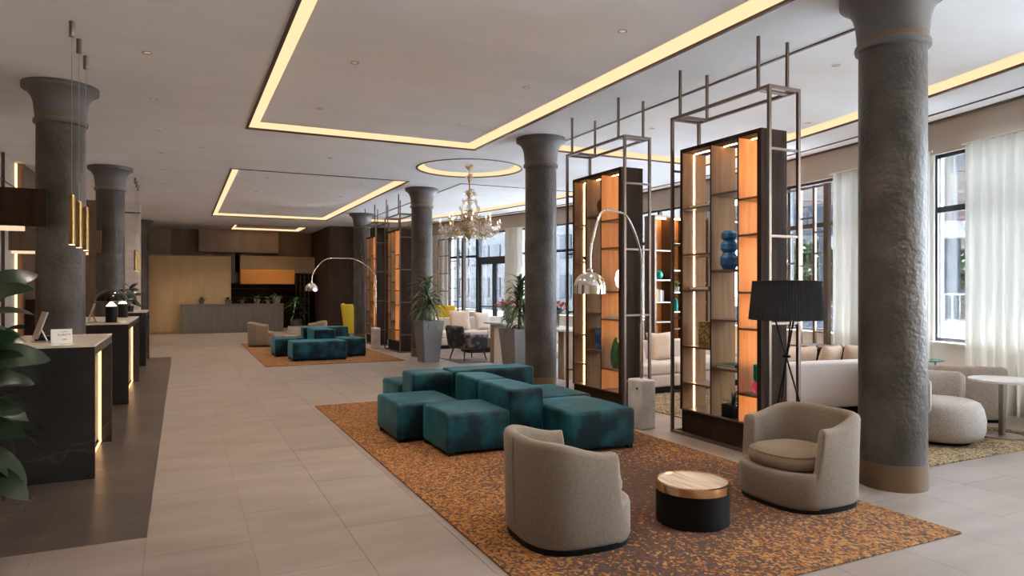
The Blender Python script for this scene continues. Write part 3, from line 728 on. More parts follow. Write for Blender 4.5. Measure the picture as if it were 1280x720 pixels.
# ================================================================ BOOKCASES IN BRONZE FRAMES
ZA = [2.42,1.93,1.55,.95,.56]; ZB = [2.52,1.75,1.25,.76]; ZC = [2.43,2.08,1.53,1.18,.55]
def bookcase(loc, d1, d2, label):
    """local: x -.14..+.19 depth, y -.54..+.60; d1 > d2 divider positions"""
    t = thing('bookcase', label, 'bookcase', loc)
    xa, xb, ya, yb, H = -.14, .19, -.545, .60, 3.06
    MB().box(xa+.02, xb-.0, ya+.005, yb-.005, .02, .26).build('plinth_box', M['walnut'], t)
    MB().box(xa-.0, xb, ya, ya+.05, .26, H).build('side_panel', M['walnut'], t)
    MB().box(xa-.0, xb, yb-.03, yb, .26, H).build('side_panel', M['walnut'], t)
    MB().box(xa+.006, xb-.006, yb-.036, yb-.03, .275, H-.04).build('lit_side_face', M['walnut_lit'], t)  # thin sheet added to carry the lit tone of the inner side
    MB().box(xa+.006, xb-.006, ya+.05, ya+.056, .275, H-.04).build('lit_side_face', M['walnut_lit'], t)
    MB().box(xa, xb, ya+.05, yb-.03, H-.04, H).build('top_panel', M['walnut'], t)
    MB().box(xa, xb, ya+.05, yb-.03, .26, .275).build('bottom_board', M['shelf'], t)
    for y in (d1,d2):
        o = MB().box(xa+.004, xb-.004, y-.007, y+.007, .275, H-.04).build('divider', M['walnut_lit'], t)
        MB().box(xa, xa+.004, y-.008, y+.008, .275, H-.04).build('edge_strip', M['walnut'], o)
    cells = ((d1+.007,yb-.036,ZA),(d2+.007,d1-.007,ZB),(ya+.056,d2-.007,ZC))
    for a, b, zs in cells:
        for z in zs: MB().box(xa+.004, xb-.004, a, b, z-.02, z).build('shelf', M['shelf'], t)
        MB().box(.021,.029, a+.02, b-.01, H-.046, H-.040).build('led_strip', M['led_top'], t)
    a, b, zs = cells[0]; zz = sorted([.275]+zs+[H-.04])
    for z0, z1 in zip(zz[:-1], zz[1:]): MB().box(.012,.027, b-.006, b, z0+.004, z1-.026 if z1 < 3 else z1-.012).build('led_strip', M['led_line'], t)
    a, b, zs = cells[2]; zz = sorted([.275]+zs+[H-.04])
    for z0, z1 in zip(zz[:-1], zz[1:]): MB().box(.010,.028, a, a+.008, z0+.004, z1-.026 if z1 < 3 else z1-.012).build('led_strip', M['led'], t)
    # bronze frame with hangers
    fxa, fxb, fya, fyb, FT = -.18, .19, -.68, .68, 3.42; w = .03
    for x in (fxa,fxb):
        for y in (fya,fyb): MB().box(x-w/2,x+w/2,y-w/2,y+w/2,0,FT).build('frame_post', M['frame'], t)
        for z in (.016,FT-w/2): MB().box(x-w/2,x+w/2,fya+w/2,fyb-w/2,z-w/2,z+w/2).build('frame_rail', M['frame'], t)
        for y in (fya+.13,fyb-.13): MB().box(x-.012,x+.012,y-.012,y+.012,FT,HC+.0).build('hanger_rod', M['frame'], t)
    for y in (fya,fyb):
        for z in (.016,FT-w/2): MB().box(fxa+w/2,fxb-w/2,y-w/2,y+w/2,z-w/2,z+w/2).build('frame_rail', M['frame'], t)
        for z in (.44,1.24,2.04,2.84): MB().box(fxa+w/2,fxb-w/2,y-.011,y+.011,z-.011,z+.011).build('frame_rung', M['frame'], t)
    for y in (fya+.13,fyb-.13): MB().box(fxa+w/2,fxb-w/2,y-.03,y+.03,FT-.024,FT-.004).build('cross_bar', M['frame'], t)
    return t
BX = 5.0
u1 = bookcase((BX,5.25,0), .13, -.25, 'lit walnut bookcase in a bronze frame with the stacked blue vase')
u2 = bookcase((BX,7.50,0), .26, -.10, 'lit walnut bookcase in a bronze frame with the green leaf sculpture')
copy_tree(u2, None, (BX,16.88,0), label='lit walnut bookcase in a bronze frame beside the tapered planter and column')
copy_tree(u1, None, (BX,19.18,0), label='lit walnut bookcase in a bronze frame behind the far arc lamp')

# ---- things standing on the shelves
def rest_on(name, label, cat, x, y, z): return thing(name, label, cat, (x,y,z+.0005))
XS = BX+.02
# stacked blue vase
t = rest_on('stacked_vase', 'tall blue three tier ribbed ceramic vase on the bookcase shelf', 'vase', BX-.04, 5.22-.0, 1.75)
for z, r, h in ((0,.088,.17),(.17,.083,.12),(.29,.080,.10)):
    MB().lathe([(r*.66,z),(r,z+.30*h),(r,z+.70*h),(r*.66,z+h)], 10).build('tier', M['blue'], t, smooth=True, sharp=14)
# gold box
t = rest_on('gold_box', 'square box covered in crinkled gold leaf on the bookcase shelf', 'box', BX+.03, 5.52, .95)
MB().box(-.12,.12,-.10,.10,0,.20).build('body', M['goldleaf'], t, bevel=.006); MB().box(-.122,.122,-.102,.102,.202,.265).build('lid', M['goldleaf'], t, bevel=.006)
def books(x, y, z, items, label, w=.2, d=.27):
    zz = z
    for i,(h,c,nm) in enumerate(items):
        t = rest_on('book', nm, 'book', x, y, zz); t.rotation_euler.z = R(random.uniform(-4,4))
        m = pm('cover', c, .5)
        ww, dd = w*(1-.06*i), d*(1-.06*i)
        MB().box(-ww/2+.004,ww/2-.004,-dd/2+.004,dd/2,.003,h-.003).build('pages', M['page'], t)
        b = MB(); b.box(-ww/2,ww/2,-dd/2,dd/2,0,.003); b.box(-ww/2,ww/2,-dd/2,dd/2,h-.003,h); b.box(-ww/2,ww/2,-dd/2-.002,-dd/2+.004,0,h); b.build('cover', m, t)
        zz += h+.0006
books(BX, 5.20, .76, [(.022,(.30,.29,.25),'pale flat book under the green book, above the potted aloe'),(.02,(.03,.06,.05),'dark green flat book topping two books above the potted aloe')], '')
books(BX, 5.58, 2.42, [(.025,(.22,.14,.10),'brown flat book on the highest shelf of the blue vase bookcase')], '', .22, .3)
books(BX, 5.58, 1.55, [(.03,(.16,.10,.07),'brown flat book above the gold leaf box')], '', .22, .3)
books(BX, 7.20, 1.18, [(.03,(.50,.46,.38),'pale flat book beneath the opal globe lamp in the bookcase')], '', .2, .24)
# coloured glass
t = rest_on('pink_vase', 'round pink glass vase below the teal glass beaker', 'vase', BX-.02, 4.845, .55)
MB().lathe([(.02,0),(.055,.012),(.072,.05),(.066,.085),(.045,.115),(.048,.122)], 24).build('bowl', M['pink_glass'], t, smooth=True)
t = rest_on('teal_beaker', 'teal glass beaker standing on the round pink vase', 'vase', BX-.02, 4.845, .673)
MB().lathe([(.03,0),(.055,.01),(.055,.16),(.050,.16),(.050,.014)], 24, cap=False).build('cup', M['teal_glass'], t, smooth=True)
# aloe in a glass cube
t = rest_on('potted_aloe', 'small aloe in a clear glass cube at the foot of the bookcase', 'plant', BX-.04, 5.17, .276)
b = MB()
for s in (-1,1): b.box(s*.075-.003,s*.075+.003,-.078,.078,0,.13); b.box(-.072,.072,s*.075-.003,s*.075+.003,0,.13)
b.box(-.072,.072,-.072,.072,0,.006); b.build('glass_cube', M['glass_vase'], t)
soft_box(.135,.135,.09,.02,2,.01).build('black_pebbles', M['soil'], t, loc=(0,0,.007), smooth=True, weld=True)
lm = leaf_mesh('leaf', .2, .03, .35, .5, 6); lm.materials.append(M['leaf'])
for k in range(11): link('leaf', lm, t, (0,0,.09), (0, R(-78+random.uniform(-3,38)), R(k*137)), (random.uniform(.7,1.1),)*3)
# bookcase two
t = rest_on('disc_sculpture', 'brown ribbed ceramic shell disc on the high shelf', 'sculpture', BX-.02, 7.50, 2.52)
MB().lathe([(.001,-.02),(.07,-.018),(.115,0),(.07,.018),(.001,.02)], 28).xf(Matrix.Translation((0,0,.115)) @ Matrix.Rotation(R(90),4,'X')).build('shell', M['orange_ceramic'], t, smooth=True)
MB().box(-.03,.03,-.03,.03,0,.014).build('foot', M['black'], t)
t = rest_on('figurine', 'slim dark bronze figurine behind the polished lamp dome', 'sculpture', BX-.03, 7.47, 1.75)
MB().lathe([(.045,0),(.045,.02),(.02,.03),(.025,.08),(.04,.14),(.022,.19),(.034,.235),(.026,.27),(.006,.29)], 18).build('figure', M['dark_bronze'], t, smooth=True)
t = rest_on('globe_lamp', 'egg shaped opal glass lamp glowing in the bookcase', 'lamp', BX-.02, 7.11, 1.53)
MB().lathe([(.04,0),(.05,.008),(.03,.02)], 20).build('foot', M['gold'], t, smooth=True)
MB().lathe([(.025,.018),(.07,.07),(.088,.15),(.07,.24),(.03,.285),(.004,.292)], 24).build('shade', M['opal'], t, smooth=True)
t = rest_on('leaf_sculpture', 'green glass pointed leaf sculpture in the bookcase', 'sculpture', BX-.02, 7.215, .55)
for dy, s in ((0,1),(-.055,.93)):
    b = MB(); vs = []; n = 14
    for i in range(n+1):
        q = i/n; z = .40*q*s; wd = .115*s*math.sin(math.pi*(q**.75*.9+.1))**.7
        vs += [(-.02,dy-wd,z),(-.02-.03*math.sin(math.pi*q),dy,z),(-.02,dy+wd,z),(.012,dy,z)]
    fs = [(i*4+k,i*4+(k+1)%4,(i+1)*4+(k+1)%4,(i+1)*4+k) for i in range(n) for k in range(4)]+[(3,2,1,0),(n*4,n*4+1,n*4+2,n*4+3)]
    b.add(vs,fs); b.build('blade', M['green_glass'], t, loc=(0.045 if dy else 0,0,0), smooth=True, sharp=60)
t = rest_on('framed_print', 'blue seascape picture leaning on the bookcase shelf', 'picture', BX+.0, 7.60, .76)
MB().box(-.012,.012,-.14,.14,0,.28).build('frame', M['blue'], t); MB().box(-.0135,-.0125,-.13,.13,.01,.27).build('print', M['print'], t)
t = rest_on('stone_block', 'rough brown stone fragment on the bookcase shelf', 'stone', BX, 7.90, 1.55)
soft_box(.15,.15,.10,.03,4,.005,.012,5).build('stone', M['stone_rough'], t, smooth=True, weld=True)
t = rest_on('small_bowl', 'little dark bowl on the shelf over the stone fragment', 'bowl', BX-.02, 7.90, 1.93)
MB().lathe([(.03,0),(.06,.03),(.075,.07),(.07,.07),(.05,.03),(.02,.012)], 20).build('bowl', M['dark_bronze'], t, smooth=True)
# ================================================================ RECEPTION DESKS
def desk(y0, y1, label):
    x1, x0, H = -.635, -1.45, 1.10; t = thing('reception_desk', label, 'desk', (0,y0,0)); L = y1-y0
    MB().box(x0,x1,0,.045,0,H-.02).build('end_panel', M['marble_dark'], t)
    MB().box(x0,x1,L-.045,L,0,H-.02).build('end_panel', M['marble_dark'], t)
    MB().box(x0,x1,.0,L,H-.02,H).build('worktop', M['marble_cream'], t)
    MB().box(x1-.012,x1,.045,L-.045,H-.09,H-.02).build('top_apron', M['marble_dark'], t)
    MB().box(x0,x1-.13,.045,L-.045,.05,H-.02).build('carcass', M['panel_beige'], t)
    n = max(2, round((L-.09)/.8))
    for k in range(n): MB().box(x1-.13,x1-.115,.045+(L-.09)*k/n+.003,.045+(L-.09)*(k+1)/n-.003,.06,H-.09).build('wood_panel', M['panel_beige'], t)
    MB().box(x1-.115,x1-.09,L-.062,L-.046,.03,H-.1).build('led_strip', M['led_desk'], t)
    MB().box(x1-.10,x1-.085,.06,L-.07,.02,.035).build('led_strip', M['led_desk'], t)
    return t
desk(6.53,8.09,'black marble reception desk with the white sign card on its top')
desk(10.57,13.15,'black marble reception desk carrying the mushroom lamps')
desk(15.7,17.3,'black marble reception desk carrying the leafy plant')
DT = 1.1005
def mushroom(loc, label):
    t = thing('mushroom_lamp', label, 'lamp', loc)
    MB().lathe([(.068,0),(.072,.006),(.072,.215),(.066,.222)], 28).build('stem_base', M['black'], t, smooth=True)
    MB().lathe([(.064,.222),(.012,.285)], 24).build('light_cone', M['bulb'], t, smooth=True)
    MB().tube([(0,0,.27),(0,0,.40)], .012, 10).build('neck', M['black'], t)
    pr = [(.20,.29)]+[(.20*math.cos(R(a)),.29+.165*math.sin(R(a))) for a in range(5,90,8)]+[(.004,.455)]
    MB().lathe(pr+[(r*.97,z-.006) for r,z in reversed(pr)], 36, cap=False).build('dome', pm('black_gloss', (.012,.010,.010), .12), t, smooth=True, sharp=60)
    MB().lathe([(.200,.285),(.203,.288),(.200,.292)], 36, cap=False).build('rim', M['gold'], t, smooth=True)
    return t
ml = mushroom((-.86,10.86,DT), 'black mushroom table lamp nearer the tablet stand on the desk')
copy_tree(ml, None, (-.85,12.75,DT), label='black mushroom table lamp at the far end of the same desk')
t = thing('sign_card', 'white folded card sign with black print on the desk', 'sign', (-.90,6.80,DT), R(12))
b = MB(); b.add([(-.075,-.03,0),(.075,-.03,0),(.075,0,.118),(-.075,0,.118)],[(0,1,2,3)]); b.add([(-.075,.03,0),(.075,.03,0),(.075,0.001,.118),(-.075,0.001,.118)],[(3,2,1,0)]); cd = b.build('card', M['white'], t)
def text(body, size, x, z, parent, mat):
    c = bpy.data.curves.new('t','FONT'); c.body = body; c.size = size; c.align_x = 'CENTER'; o = bpy.data.objects.new('t', c); COL.objects.link(o)
    dg = bpy.context.evaluated_depsgraph_get(); me = bpy.data.meshes.new_from_object(o.evaluated_get(dg)); bpy.data.objects.remove(o)
    a = math.atan2(.118,.03); k = z/.118
    q = link('lettering', me, parent, (x,-.03+.03*k-.0008,z), (a,0,0)); me.materials.append(mat); return q
text('SURETY', .027, .018, .062, t, M['ink']); text('UFR', .020, .018, .026, t, M['ink']); text('PRIORITY', .012, .018, .092, t, M['ink'])
def screen(loc, rz, label, nm='tablet_stand'):
    t = thing(nm, label, 'screen', loc, rz)
    b = MB().box(-.004,.010,-.09,.09,0,.24); b.xf(Matrix.Translation((0,0,.03)) @ Matrix.Rotation(R(18),4,'Y')); b.build('screen', M['steel'], t, bevel=.003, seg=1)
    MB().box(-.02,.12,-.06,.06,0,.008).build('foot', M['steel'], t); MB().tube([(.09,0,.006),(.04,0,.12)], .008, 8).build('arm', M['steel'], t)
screen((-1.12,7.0,DT), R(20), 'grey desk screen tilted beside the white sign card')
screen((-1.14,10.95,DT), R(10), 'grey tablet stand beside the mushroom lamp')
t = thing('desk_phone', 'black desk telephone behind the sign card', 'phone', (-1.05,7.22,DT))
MB().box(-.09,.09,-.1,.1,0,.04).build('body', M['black'], t, bevel=.008); MB().tube([(-.05,-.09,.055),(-.05,.09,.055)], .018, 10).build('handset', M['black'], t, smooth=True)
# back office cabinet
t = thing('back_cabinet', 'dark tall cabinet against the wood panelled wall behind the desk', 'cabinet', (XL+.13,15.6,0))
MB().box(0,.5,0,1.9,0,1.36).build('body', M['walnut'], t)
for k in range(3): d = MB().box(.5,.518,.01+k*.63,.62+k*.63,.03,1.34).build('door', M['walnut'], t); MB().box(.518,.53,.05+k*.63,.06+k*.63,.7,.85).build('handle', M['brass'], d)
t = thing('bowl_vase', 'low grey bowl standing on the dark back cabinet', 'bowl', (XL+.42,15.95,1.3605))
MB().lathe([(.05,0),(.11,.04),(.13,.09),(.12,.13),(.09,.14)], 20).build('bowl', M['planter'], t, smooth=True)

# ================================================================ PENDANTS
def pendant(loc, label, group):
    t = thing('pendant_lamp', label, 'pendant', loc, 0, group)
    MB().lathe([(.018,HC-.135),(.022,HC-.13),(.022,HC)], 18).build('ceiling_cap', M['frame'], t, smooth=True)
    MB().tube([(0,0,2.36),(0,0,HC-.13)], .0025, 6).build('cord', M['steel'], t)
    MB().lathe([(.027,1.945),(.028,2.37),(.012,2.385)], 22).build('tube_shade', M['gold'], t, smooth=True)
    MB().lathe([(.024,1.943),(.001,1.943)], 18, cap=False).build('diffuser', M['bulb'], t)
    return t
for k,(y,n) in enumerate(((7.07,'nearest the sign card end'),(7.54,'in the middle of the three'),(8.05,'nearest the column'))):
    pendant((-.86,y,0), 'slim brass tube pendant over the sign card desk, '+n, 'brass pendants over the sign card desk')
for y,n in ((16.35,'nearest the mushroom lamps'),(16.9,'in the middle of the three'),(17.45,'nearest the travertine pier')): pendant((-.86,y,0), 'slim brass tube pendant over the plant desk, '+n, 'brass pendants over the plant desk')

# ================================================================ PLANTS
def rubber_plant(loc, label, leaves, zmin, zmax, pot_r, pot_h, leafL, potmat, rmin=.05):
    t = thing('rubber_plant', label, 'plant', loc)
    MB().lathe([(pot_r*.8,0),(pot_r,pot_h),(pot_r*.92,pot_h),(pot_r*.86,pot_h-.04)], 28).build('pot', potmat, t, smooth=True)
    MB().lathe([(pot_r*.88,pot_h-.05),(.001,pot_h-.03)], 20, cap=False).build('soil', M['soil'], t)
    lm = leaf_mesh('leaf', leafL, leafL*.46, .28, .12, 10, .55); lm.materials.append(M['leaf_dark'])
    stems = [(random.uniform(-.05,.05), random.uniform(-.05,.05)) for _ in range(3)]
    for sx, sy in stems:
        MB().tube([(sx*.5,sy*.5,pot_h-.03),(sx*1.4,sy*1.4,(zmin+zmax)/2),(sx*2.2,sy*2.2,zmax-.05)], [.014,.011,.006], 8).build('stem', M['bark'], t, smooth=True)
    for k in range(leaves):
        q = k/(leaves-1); z = zmin+(zmax-zmin)*q; s = stems[k % 3]; a = k*2.399; f = 1+1.2*q
        link('leaf', lm, t, (s[0]*f, s[1]*f, z), (R(random.uniform(-55,55)), R(-60*q+22+random.uniform(-18,18)), a), (random.uniform(.8,1.12),)*3)
    return t
rubber_plant((-1.12,4.92,0), 'large leafy rubber plant in a brown pot before the sign card desk', 64, .42, 1.52, .15, .40, .37, M['pot_tan'])
rubber_plant((-.95,15.95,DT), 'leafy green plant in a pot on the reception desk top', 22, .22, .46, .09, .12, .24, M['black'])
def dracaena(loc, label, h=.88, canes=3, tall=.75):
    t = thing('dracaena_planter', label, 'plant', loc, R(8))
    b = MB(); a, c = .17, .25
    b.add([(-a,-a,0),(a,-a,0),(a,a,0),(-a,a,0),(-c,-c,h),(c,-c,h),(c,c,h),(-c,c,h),(-c+.03,-c+.03,h),(c-.03,-c+.03,h),(c-.03,c-.03,h),(-c+.03,c-.03,h),(-c+.03,-c+.03,h-.05),(c-.03,-c+.03,h-.05),(c-.03,c-.03,h-.05),(-c+.03,c-.03,h-.05)],
          [(3,2,1,0),(0,1,5,4),(1,2,6,5),(2,3,7,6),(3,0,4,7),(4,5,9,8),(5,6,10,9),(6,7,11,10),(7,4,8,11),(8,9,13,12),(9,10,14,13),(10,11,15,14),(11,8,12,15)])
    b.build('planter', M['planter'], t)
    MB().box(-c+.03,c-.03,-c+.03,c-.03,h-.09,h-.05).build('soil', M['soil'], t)
    lm = leaf_mesh('leaf', .50, .058, .75, .3, 8); lm.materials.append(M['leaf_drac'])
    for k in range(canes):
        x, y, hh = random.uniform(-.1,.1), random.uniform(-.1,.1), h+tall*(.35+.65*(k+1)/canes)
        MB().tube([(x,y,h-.06),(x*1.2,y*1.2,hh)], [.018,.013], 8).build('cane', M['bark'], t, smooth=True)
        for q in range(34):
            zz = hh-.40+.42*q/33
            link('leaf', lm, t, (x*1.2,y*1.2,zz), (0, R(-80*q/33+14+random.uniform(-12,12)), q*2.399+k), (random.uniform(.75,1.1),)*3)
    return t
dracaena((4.80,14.02,0), 'dracaena in a tapered grey planter before the column by the cowhide chair')
dracaena((5.24,10.55,0), 'dracaena in a tapered grey planter behind the teal ottoman island')
t = thing('palm_plant', 'dark bushy plant beside the bar counter near the brown wall', 'plant', (4.05,27.55,0))
MB().lathe([(.2,0),(.25,.4),(.22,.4)], 20).build('pot', M['planter'], t, smooth=True)
lm = leaf_mesh('leaf', .62, .09, .8, .3, 8); lm.materials.append(M['leaf'])
for k in range(54): link('leaf', lm, t, (0,0,.4+.7*k/54), (0,R(-80+60*random.random()),k*2.399), (random.uniform(.7,1.1),)*3)

# ================================================================ CHANDELIER
t = thing('chandelier', 'ornate amber glass chandelier hanging in the round light recess', 'chandelier', (5.05,12.3,0))
ZT = HC+.07
MB().lathe([(.001,ZT-.10),(.03,ZT-.10),(.07,ZT-.06),(.09,ZT-.03),(.08,ZT)], 24).build('ceiling_rose', M['amber_glass'], t, smooth=True)
MB().lathe([(.006,2.62),(.012,2.72),(.05,2.78),(.02,2.86),(.03,2.95),(.055,3.02),(.02,3.1),(.014,3.25),(.04,3.36),(.06,3.42),(.02,3.48),(.012,3.6),(.035,3.7),(.05,3.74),(.014,3.8),(.010,ZT-.08)], 20).build('stem', M['amber_glass'], t, smooth=True)
MB().lathe([(.004,2.53),(.05,2.56),(.12,2.62),(.17,2.68),(.19,2.74),(.15,2.78),(.05,2.79)], 28).build('bowl', M['amber_glass'], t, smooth=True)
MB().lathe([(.004,2.40),(.018,2.43),(.022,2.46),(.012,2.50),(.02,2.53)], 14).build('finial', M['clear_glass'], t, smooth=True)
lf = leaf_mesh('glass_leaf', .17, .06, .9, .3, 6); lf.materials.append(M['amber_glass'])
lc = leaf_mesh('crystal_leaf', .15, .06, .9, .3, 6); lc.materials.append(M['clear_glass'])
drop = MB().lathe([(.001,-.07),(.010,-.05),(.007,-.02),(.001,0)], 8).mesh('drop', smooth=True); drop.materials.append(M['clear_glass'])
flow = MB()
for k in range(6):
    a = k*math.pi/3; c, s = math.cos(a), math.sin(a)
    flow.add([(0,0,0),(.022*c-.012*s,.022*s+.012*c,.012),(.042*c,.042*s,.008),(.022*c+.012*s,.022*s-.012*c,.012)], [(0,1,2,3)])
flow = flow.mesh('flower'); flow.materials.append(M['clear_glass'])
cup = MB().lathe([(.008,0),(.022,.012),(.036,.04),(.032,.04),(.018,.018)], 12, cap=False).mesh('cup', smooth=True); cup.materials.append(M['amber_glass'])
bulb = MB().lathe([(.008,.01),(.009,.05),(.012,.062),(.008,.085),(.001,.10)], 8).mesh('bulb', smooth=True); bulb.materials.append(M['candle'])
def armpts(r, z):  return [(0.03,0,2.75),(.12,0,2.66),(r*.45,0,2.60),(r*.75,0,2.58),(r*.95,0,2.66),(r,0,z)]
for ring, (n, r, z, ph) in enumerate(((10,.60,2.80,0),(6,.42,2.92,.3))):
    me = MB().tube(armpts(r,z), [.014,.012,.010,.009,.008,.007], 8).mesh('arm', smooth=True); me.materials.append(M['amber_glass'])
    me2 = MB().tube([(.05,0,2.80),(r*.35,0,3.0-.05*ring),(r*.55,0,2.86),(r*.5,0,2.72),(r*.38,0,2.74),(r*.42,0,2.82)], [.008]*6, 6).mesh('scroll', smooth=True); me2.materials.append(M['amber_glass'])
    for k in range(n):
        a = 2*math.pi*k/n+ph; am = link('arm', me, t, (0,0,0), (0,0,a)); link('scroll', me2, am)
        link('cup', cup, am, (r,0,z)); link('bulb', bulb, am, (r,0,z+.01)); link('crystal_drop', drop, am, (r*.8,0,2.575)); link('crystal_drop', drop, am, (r,0,z-.01))
        for q in range(6): link('flower', flow, am, (r*(.40+.12*q),.03*math.sin(q*2.1),2.60+.035*q), (R(40*q-60),R(-30+20*q),R(60*q)), (1.7,)*3)
        for q in range(5): link('glass_leaf', lf if q % 2 else lc, am, (r*(.35+.14*q),0,2.60+.02*q), (R(random.uniform(-60,60)),R(random.uniform(-70,20)),R(random.uniform(-80,80))), (.8,)*3)
        link('glass_leaf', lf, am, (r*.85,0,2.64), (0,R(-40),R(40)), (.7,)*3); link('glass_leaf', lf, am, (r*.85,0,2.64), (0,R(-40),R(-40)), (.7,)*3)
for z, n, s in ((3.72,12,.9),(3.42,14,1.1),(3.36,10,.9),(3.0,18,1.1),(2.86,22,1.35),(2.70,20,1.5)):
    for k in range(n): link('glass_leaf', lf if k % 2 else lc, t, (0,0,z), (R(random.uniform(-20,20)),R(-50+random.uniform(-25,25)),2*math.pi*k/n), (s*random.uniform(.8,1.1),)*3)
for k in range(6):
    a = 2*math.pi*k/6
    b = MB().tube([(.03,0,3.30),(.13,0,3.26),(.19,0,3.12),(.15,0,2.98),(.05,0,2.90)], .008, 6).mesh('cage_scroll', smooth=True); b.materials.append(M['amber_glass'])
    o = link('cage_scroll', b, t, (0,0,0), (0,0,a))
    for zz, rr in ((3.26,.13),(3.12,.19),(2.98,.15)): link('flower', flow, o, (rr,0,zz), (R(90),0,R(90)), (1.4,)*3)

# ================================================================ SOFAS AND SEATING BY THE WINDOWS
def sofa(loc, rz, W, label, mat, seatmat, D=.95, seat=3, hb=.68, arms=True, hs=.42):
    """faces local -Y"""
    t = thing('sofa', label, 'sofa', loc, rz)
    MB().box(-W/2+.06,W/2-.06,-D/2+.06,D/2-.06,0,.09).build('plinth', M['plinth'], t)
    soft_box(W, D-.06, .18, .03, 4).build('base', mat, t, loc=(0,0,.09), smooth=True, weld=True)
    a = .16 if arms else 0
    soft_box(W, .20, hb-.09, .04, 4, 0).build('back', mat, t, loc=(0,D/2-.12,.09), smooth=True, weld=True)
    if arms:
        for s in (-1,1): soft_box(.16, D-.04, .52-.09, .04, 4).build('arm', mat, t, loc=(s*(W/2-.08),-.01,.09), smooth=True, weld=True)
    w = (W-2*a)/seat
    for k in range(seat):
        soft_box(w-.008, D-.26, .17, .045, 5, .015).build('seat_cushion', seatmat, t, loc=(-W/2+a+w*(k+.5),-.09,hs-.15), smooth=True, weld=True)
    return t
def cushion(loc, rz, tilt, w, label, mat=None, t_=.16, group=None):
    t = thing('throw_pillow', label, 'pillow', loc, rz, group); 
    o = pillow(w, w, t_).build('cover', mat or M['pillow'], t, smooth=True, weld=True, sharp=80); o.rotation_euler.x = R(tilt); return t
sofa((7.42,6.20,RZ), R(180-8), 1.75, 'pale grey sofa with its back towards the tub chairs and column', M['sofa_grey'], M['cream'], hb=.66)
for k,(x,y,tl,rz) in enumerate(((6.74,6.22,-14,172),(7.12,6.26,-14,170),(7.52,6.20,-16,190),(7.92,6.08,-14,165))):
    cushion((x,y,.435), R(rz), tl, .42, 'cream throw pillow on the pale grey sofa, '+('nearest the black floor lamp','second from the black floor lamp','third from the black floor lamp','nearest the white curtain')[k], group='pillows on the pale grey sofa')
sofa((7.05,8.62,RZ), R(4), 2.5, 'cream sofa seen between the two near bookcases', M['cream'], M['cream'], hb=.72)
cushion((6.22,8.42,.435), R(35), -16, .52, 'large cream throw pillow in the corner of the sofa between the bookcases')
cushion((6.75,8.55,.435), R(-4), -14, .46, 'cream throw pillow on the sofa behind the blue vase bookcase')
# far group
sofa((6.95,17.2,RZ), R(6), 2.9, 'long cream sofa behind the cowhide armchair', M['cream'], M['cream'], hb=.78, D=1.0)
for k,(x,y,rz,w) in enumerate(((5.85,16.9,10,.50),(6.72,17.0,-8,.58),(7.42,17.03,12,.52))):
    cushion((x,y,.44), R(rz), -16, w, ('cream throw pillow at the planter end of the long sofa','big cream throw pillow in the middle of the long sofa','cream throw pillow near the travertine table end of the long sofa')[k])
t = thing('coffee_table', 'low brown block coffee table in front of the long cream sofa', 'table', (6.9,15.6,RZ))
MB().box(-.65,.65,-.35,.35,.12,.36).build('block', M['wood_wall'], t, bevel=.01); MB().box(-.6,.6,-.3,.3,0,.12).build('plinth', M['plinth'], t)
# cowhide armchair
t = thing('cowhide_armchair', 'low armchair in dark mottled cowhide on slim black legs', 'armchair', (5.68,13.92,RZ+.004), R(100))
for sx in (-1,1):
    for sy in (-1,1): MB().tube([(sx*.22,sy*.22,.30),(sx*.30,sy*.29,0)], [.02,.011], 8).build('leg', M['black'], t, smooth=True)
soft_box(.62,.60,.20,.06,4,.02).build('seat', M['cowhide'], t, loc=(0,-.02,.24), smooth=True, weld=True)
bk_ = soft_box(.66,.13,.50,.06,4).build('backrest', M['cowhide'], t, loc=(0,.27,.26), smooth=True, weld=True); bk_.rotation_euler.x = R(-10)
for s in (-1,1):
    o = soft_box(.11,.56,.30,.05,4).build('arm', M['cowhide'], t, loc=(s*.33,-.0,.27), smooth=True, weld=True); o.rotation_euler.y = R(s*8)
t2 = copy_tree(t, None, (6.75,13.9,RZ+.004), R(200), 'low cowhide armchair half hidden behind the travertine table leg')
# yellow wing chairs
def wing(loc, rz, label):
    t = thing('wing_chair', label, 'chair', loc, rz)
    soft_box(.60,.60,.30,.04,4,.01).build('seat', M['yellow'], t, loc=(0,0,.12), smooth=True, weld=True)
    for sx in (-1,1):
        for sy in (-1,1): MB().tube([(sx*.22,sy*.22,0),(sx*.22,sy*.22,.14)], .015, 8).build('leg', M['black'], t)
    b = MB(); vs = []; n = 10
    prof = [(.20,.12),(.24,.35),(.28,.6),(.31,.85),(.33,1.08)]
    o = soft_box(.72,.10,.98,.045,5).build('backrest', M['yellow'], t, loc=(0,.30,.12), smooth=True, weld=True); o.rotation_euler.x = R(-7)
    for s in (-1,1):
        poly = [(-.25,.12),(.32,.12),(.42,1.06),(.10,1.06),(.04,.75),(-.06,.62),(-.25,.56)]
        w = MB(); k = len(poly); w.add([(-.035,y,z) for y,z in poly]+[(.035,y,z) for y,z in poly], [tuple(range(k)),tuple(reversed(range(k,2*k)))]+[(i,k+i,k+(i+1)%k,(i+1)%k) for i in range(k)])
        w.build('wing', M['yellow'], t, loc=(s*.34,0,0), bevel=.02, seg=2)
    return t
wg = wing((5.20,22.55,0), R(75), 'yellow high backed wing chair beside the column and brown wall')
copy_tree(wg, None, (6.92,19.0,0), R(165), 'yellow high backed wing chair behind the long cream sofa')
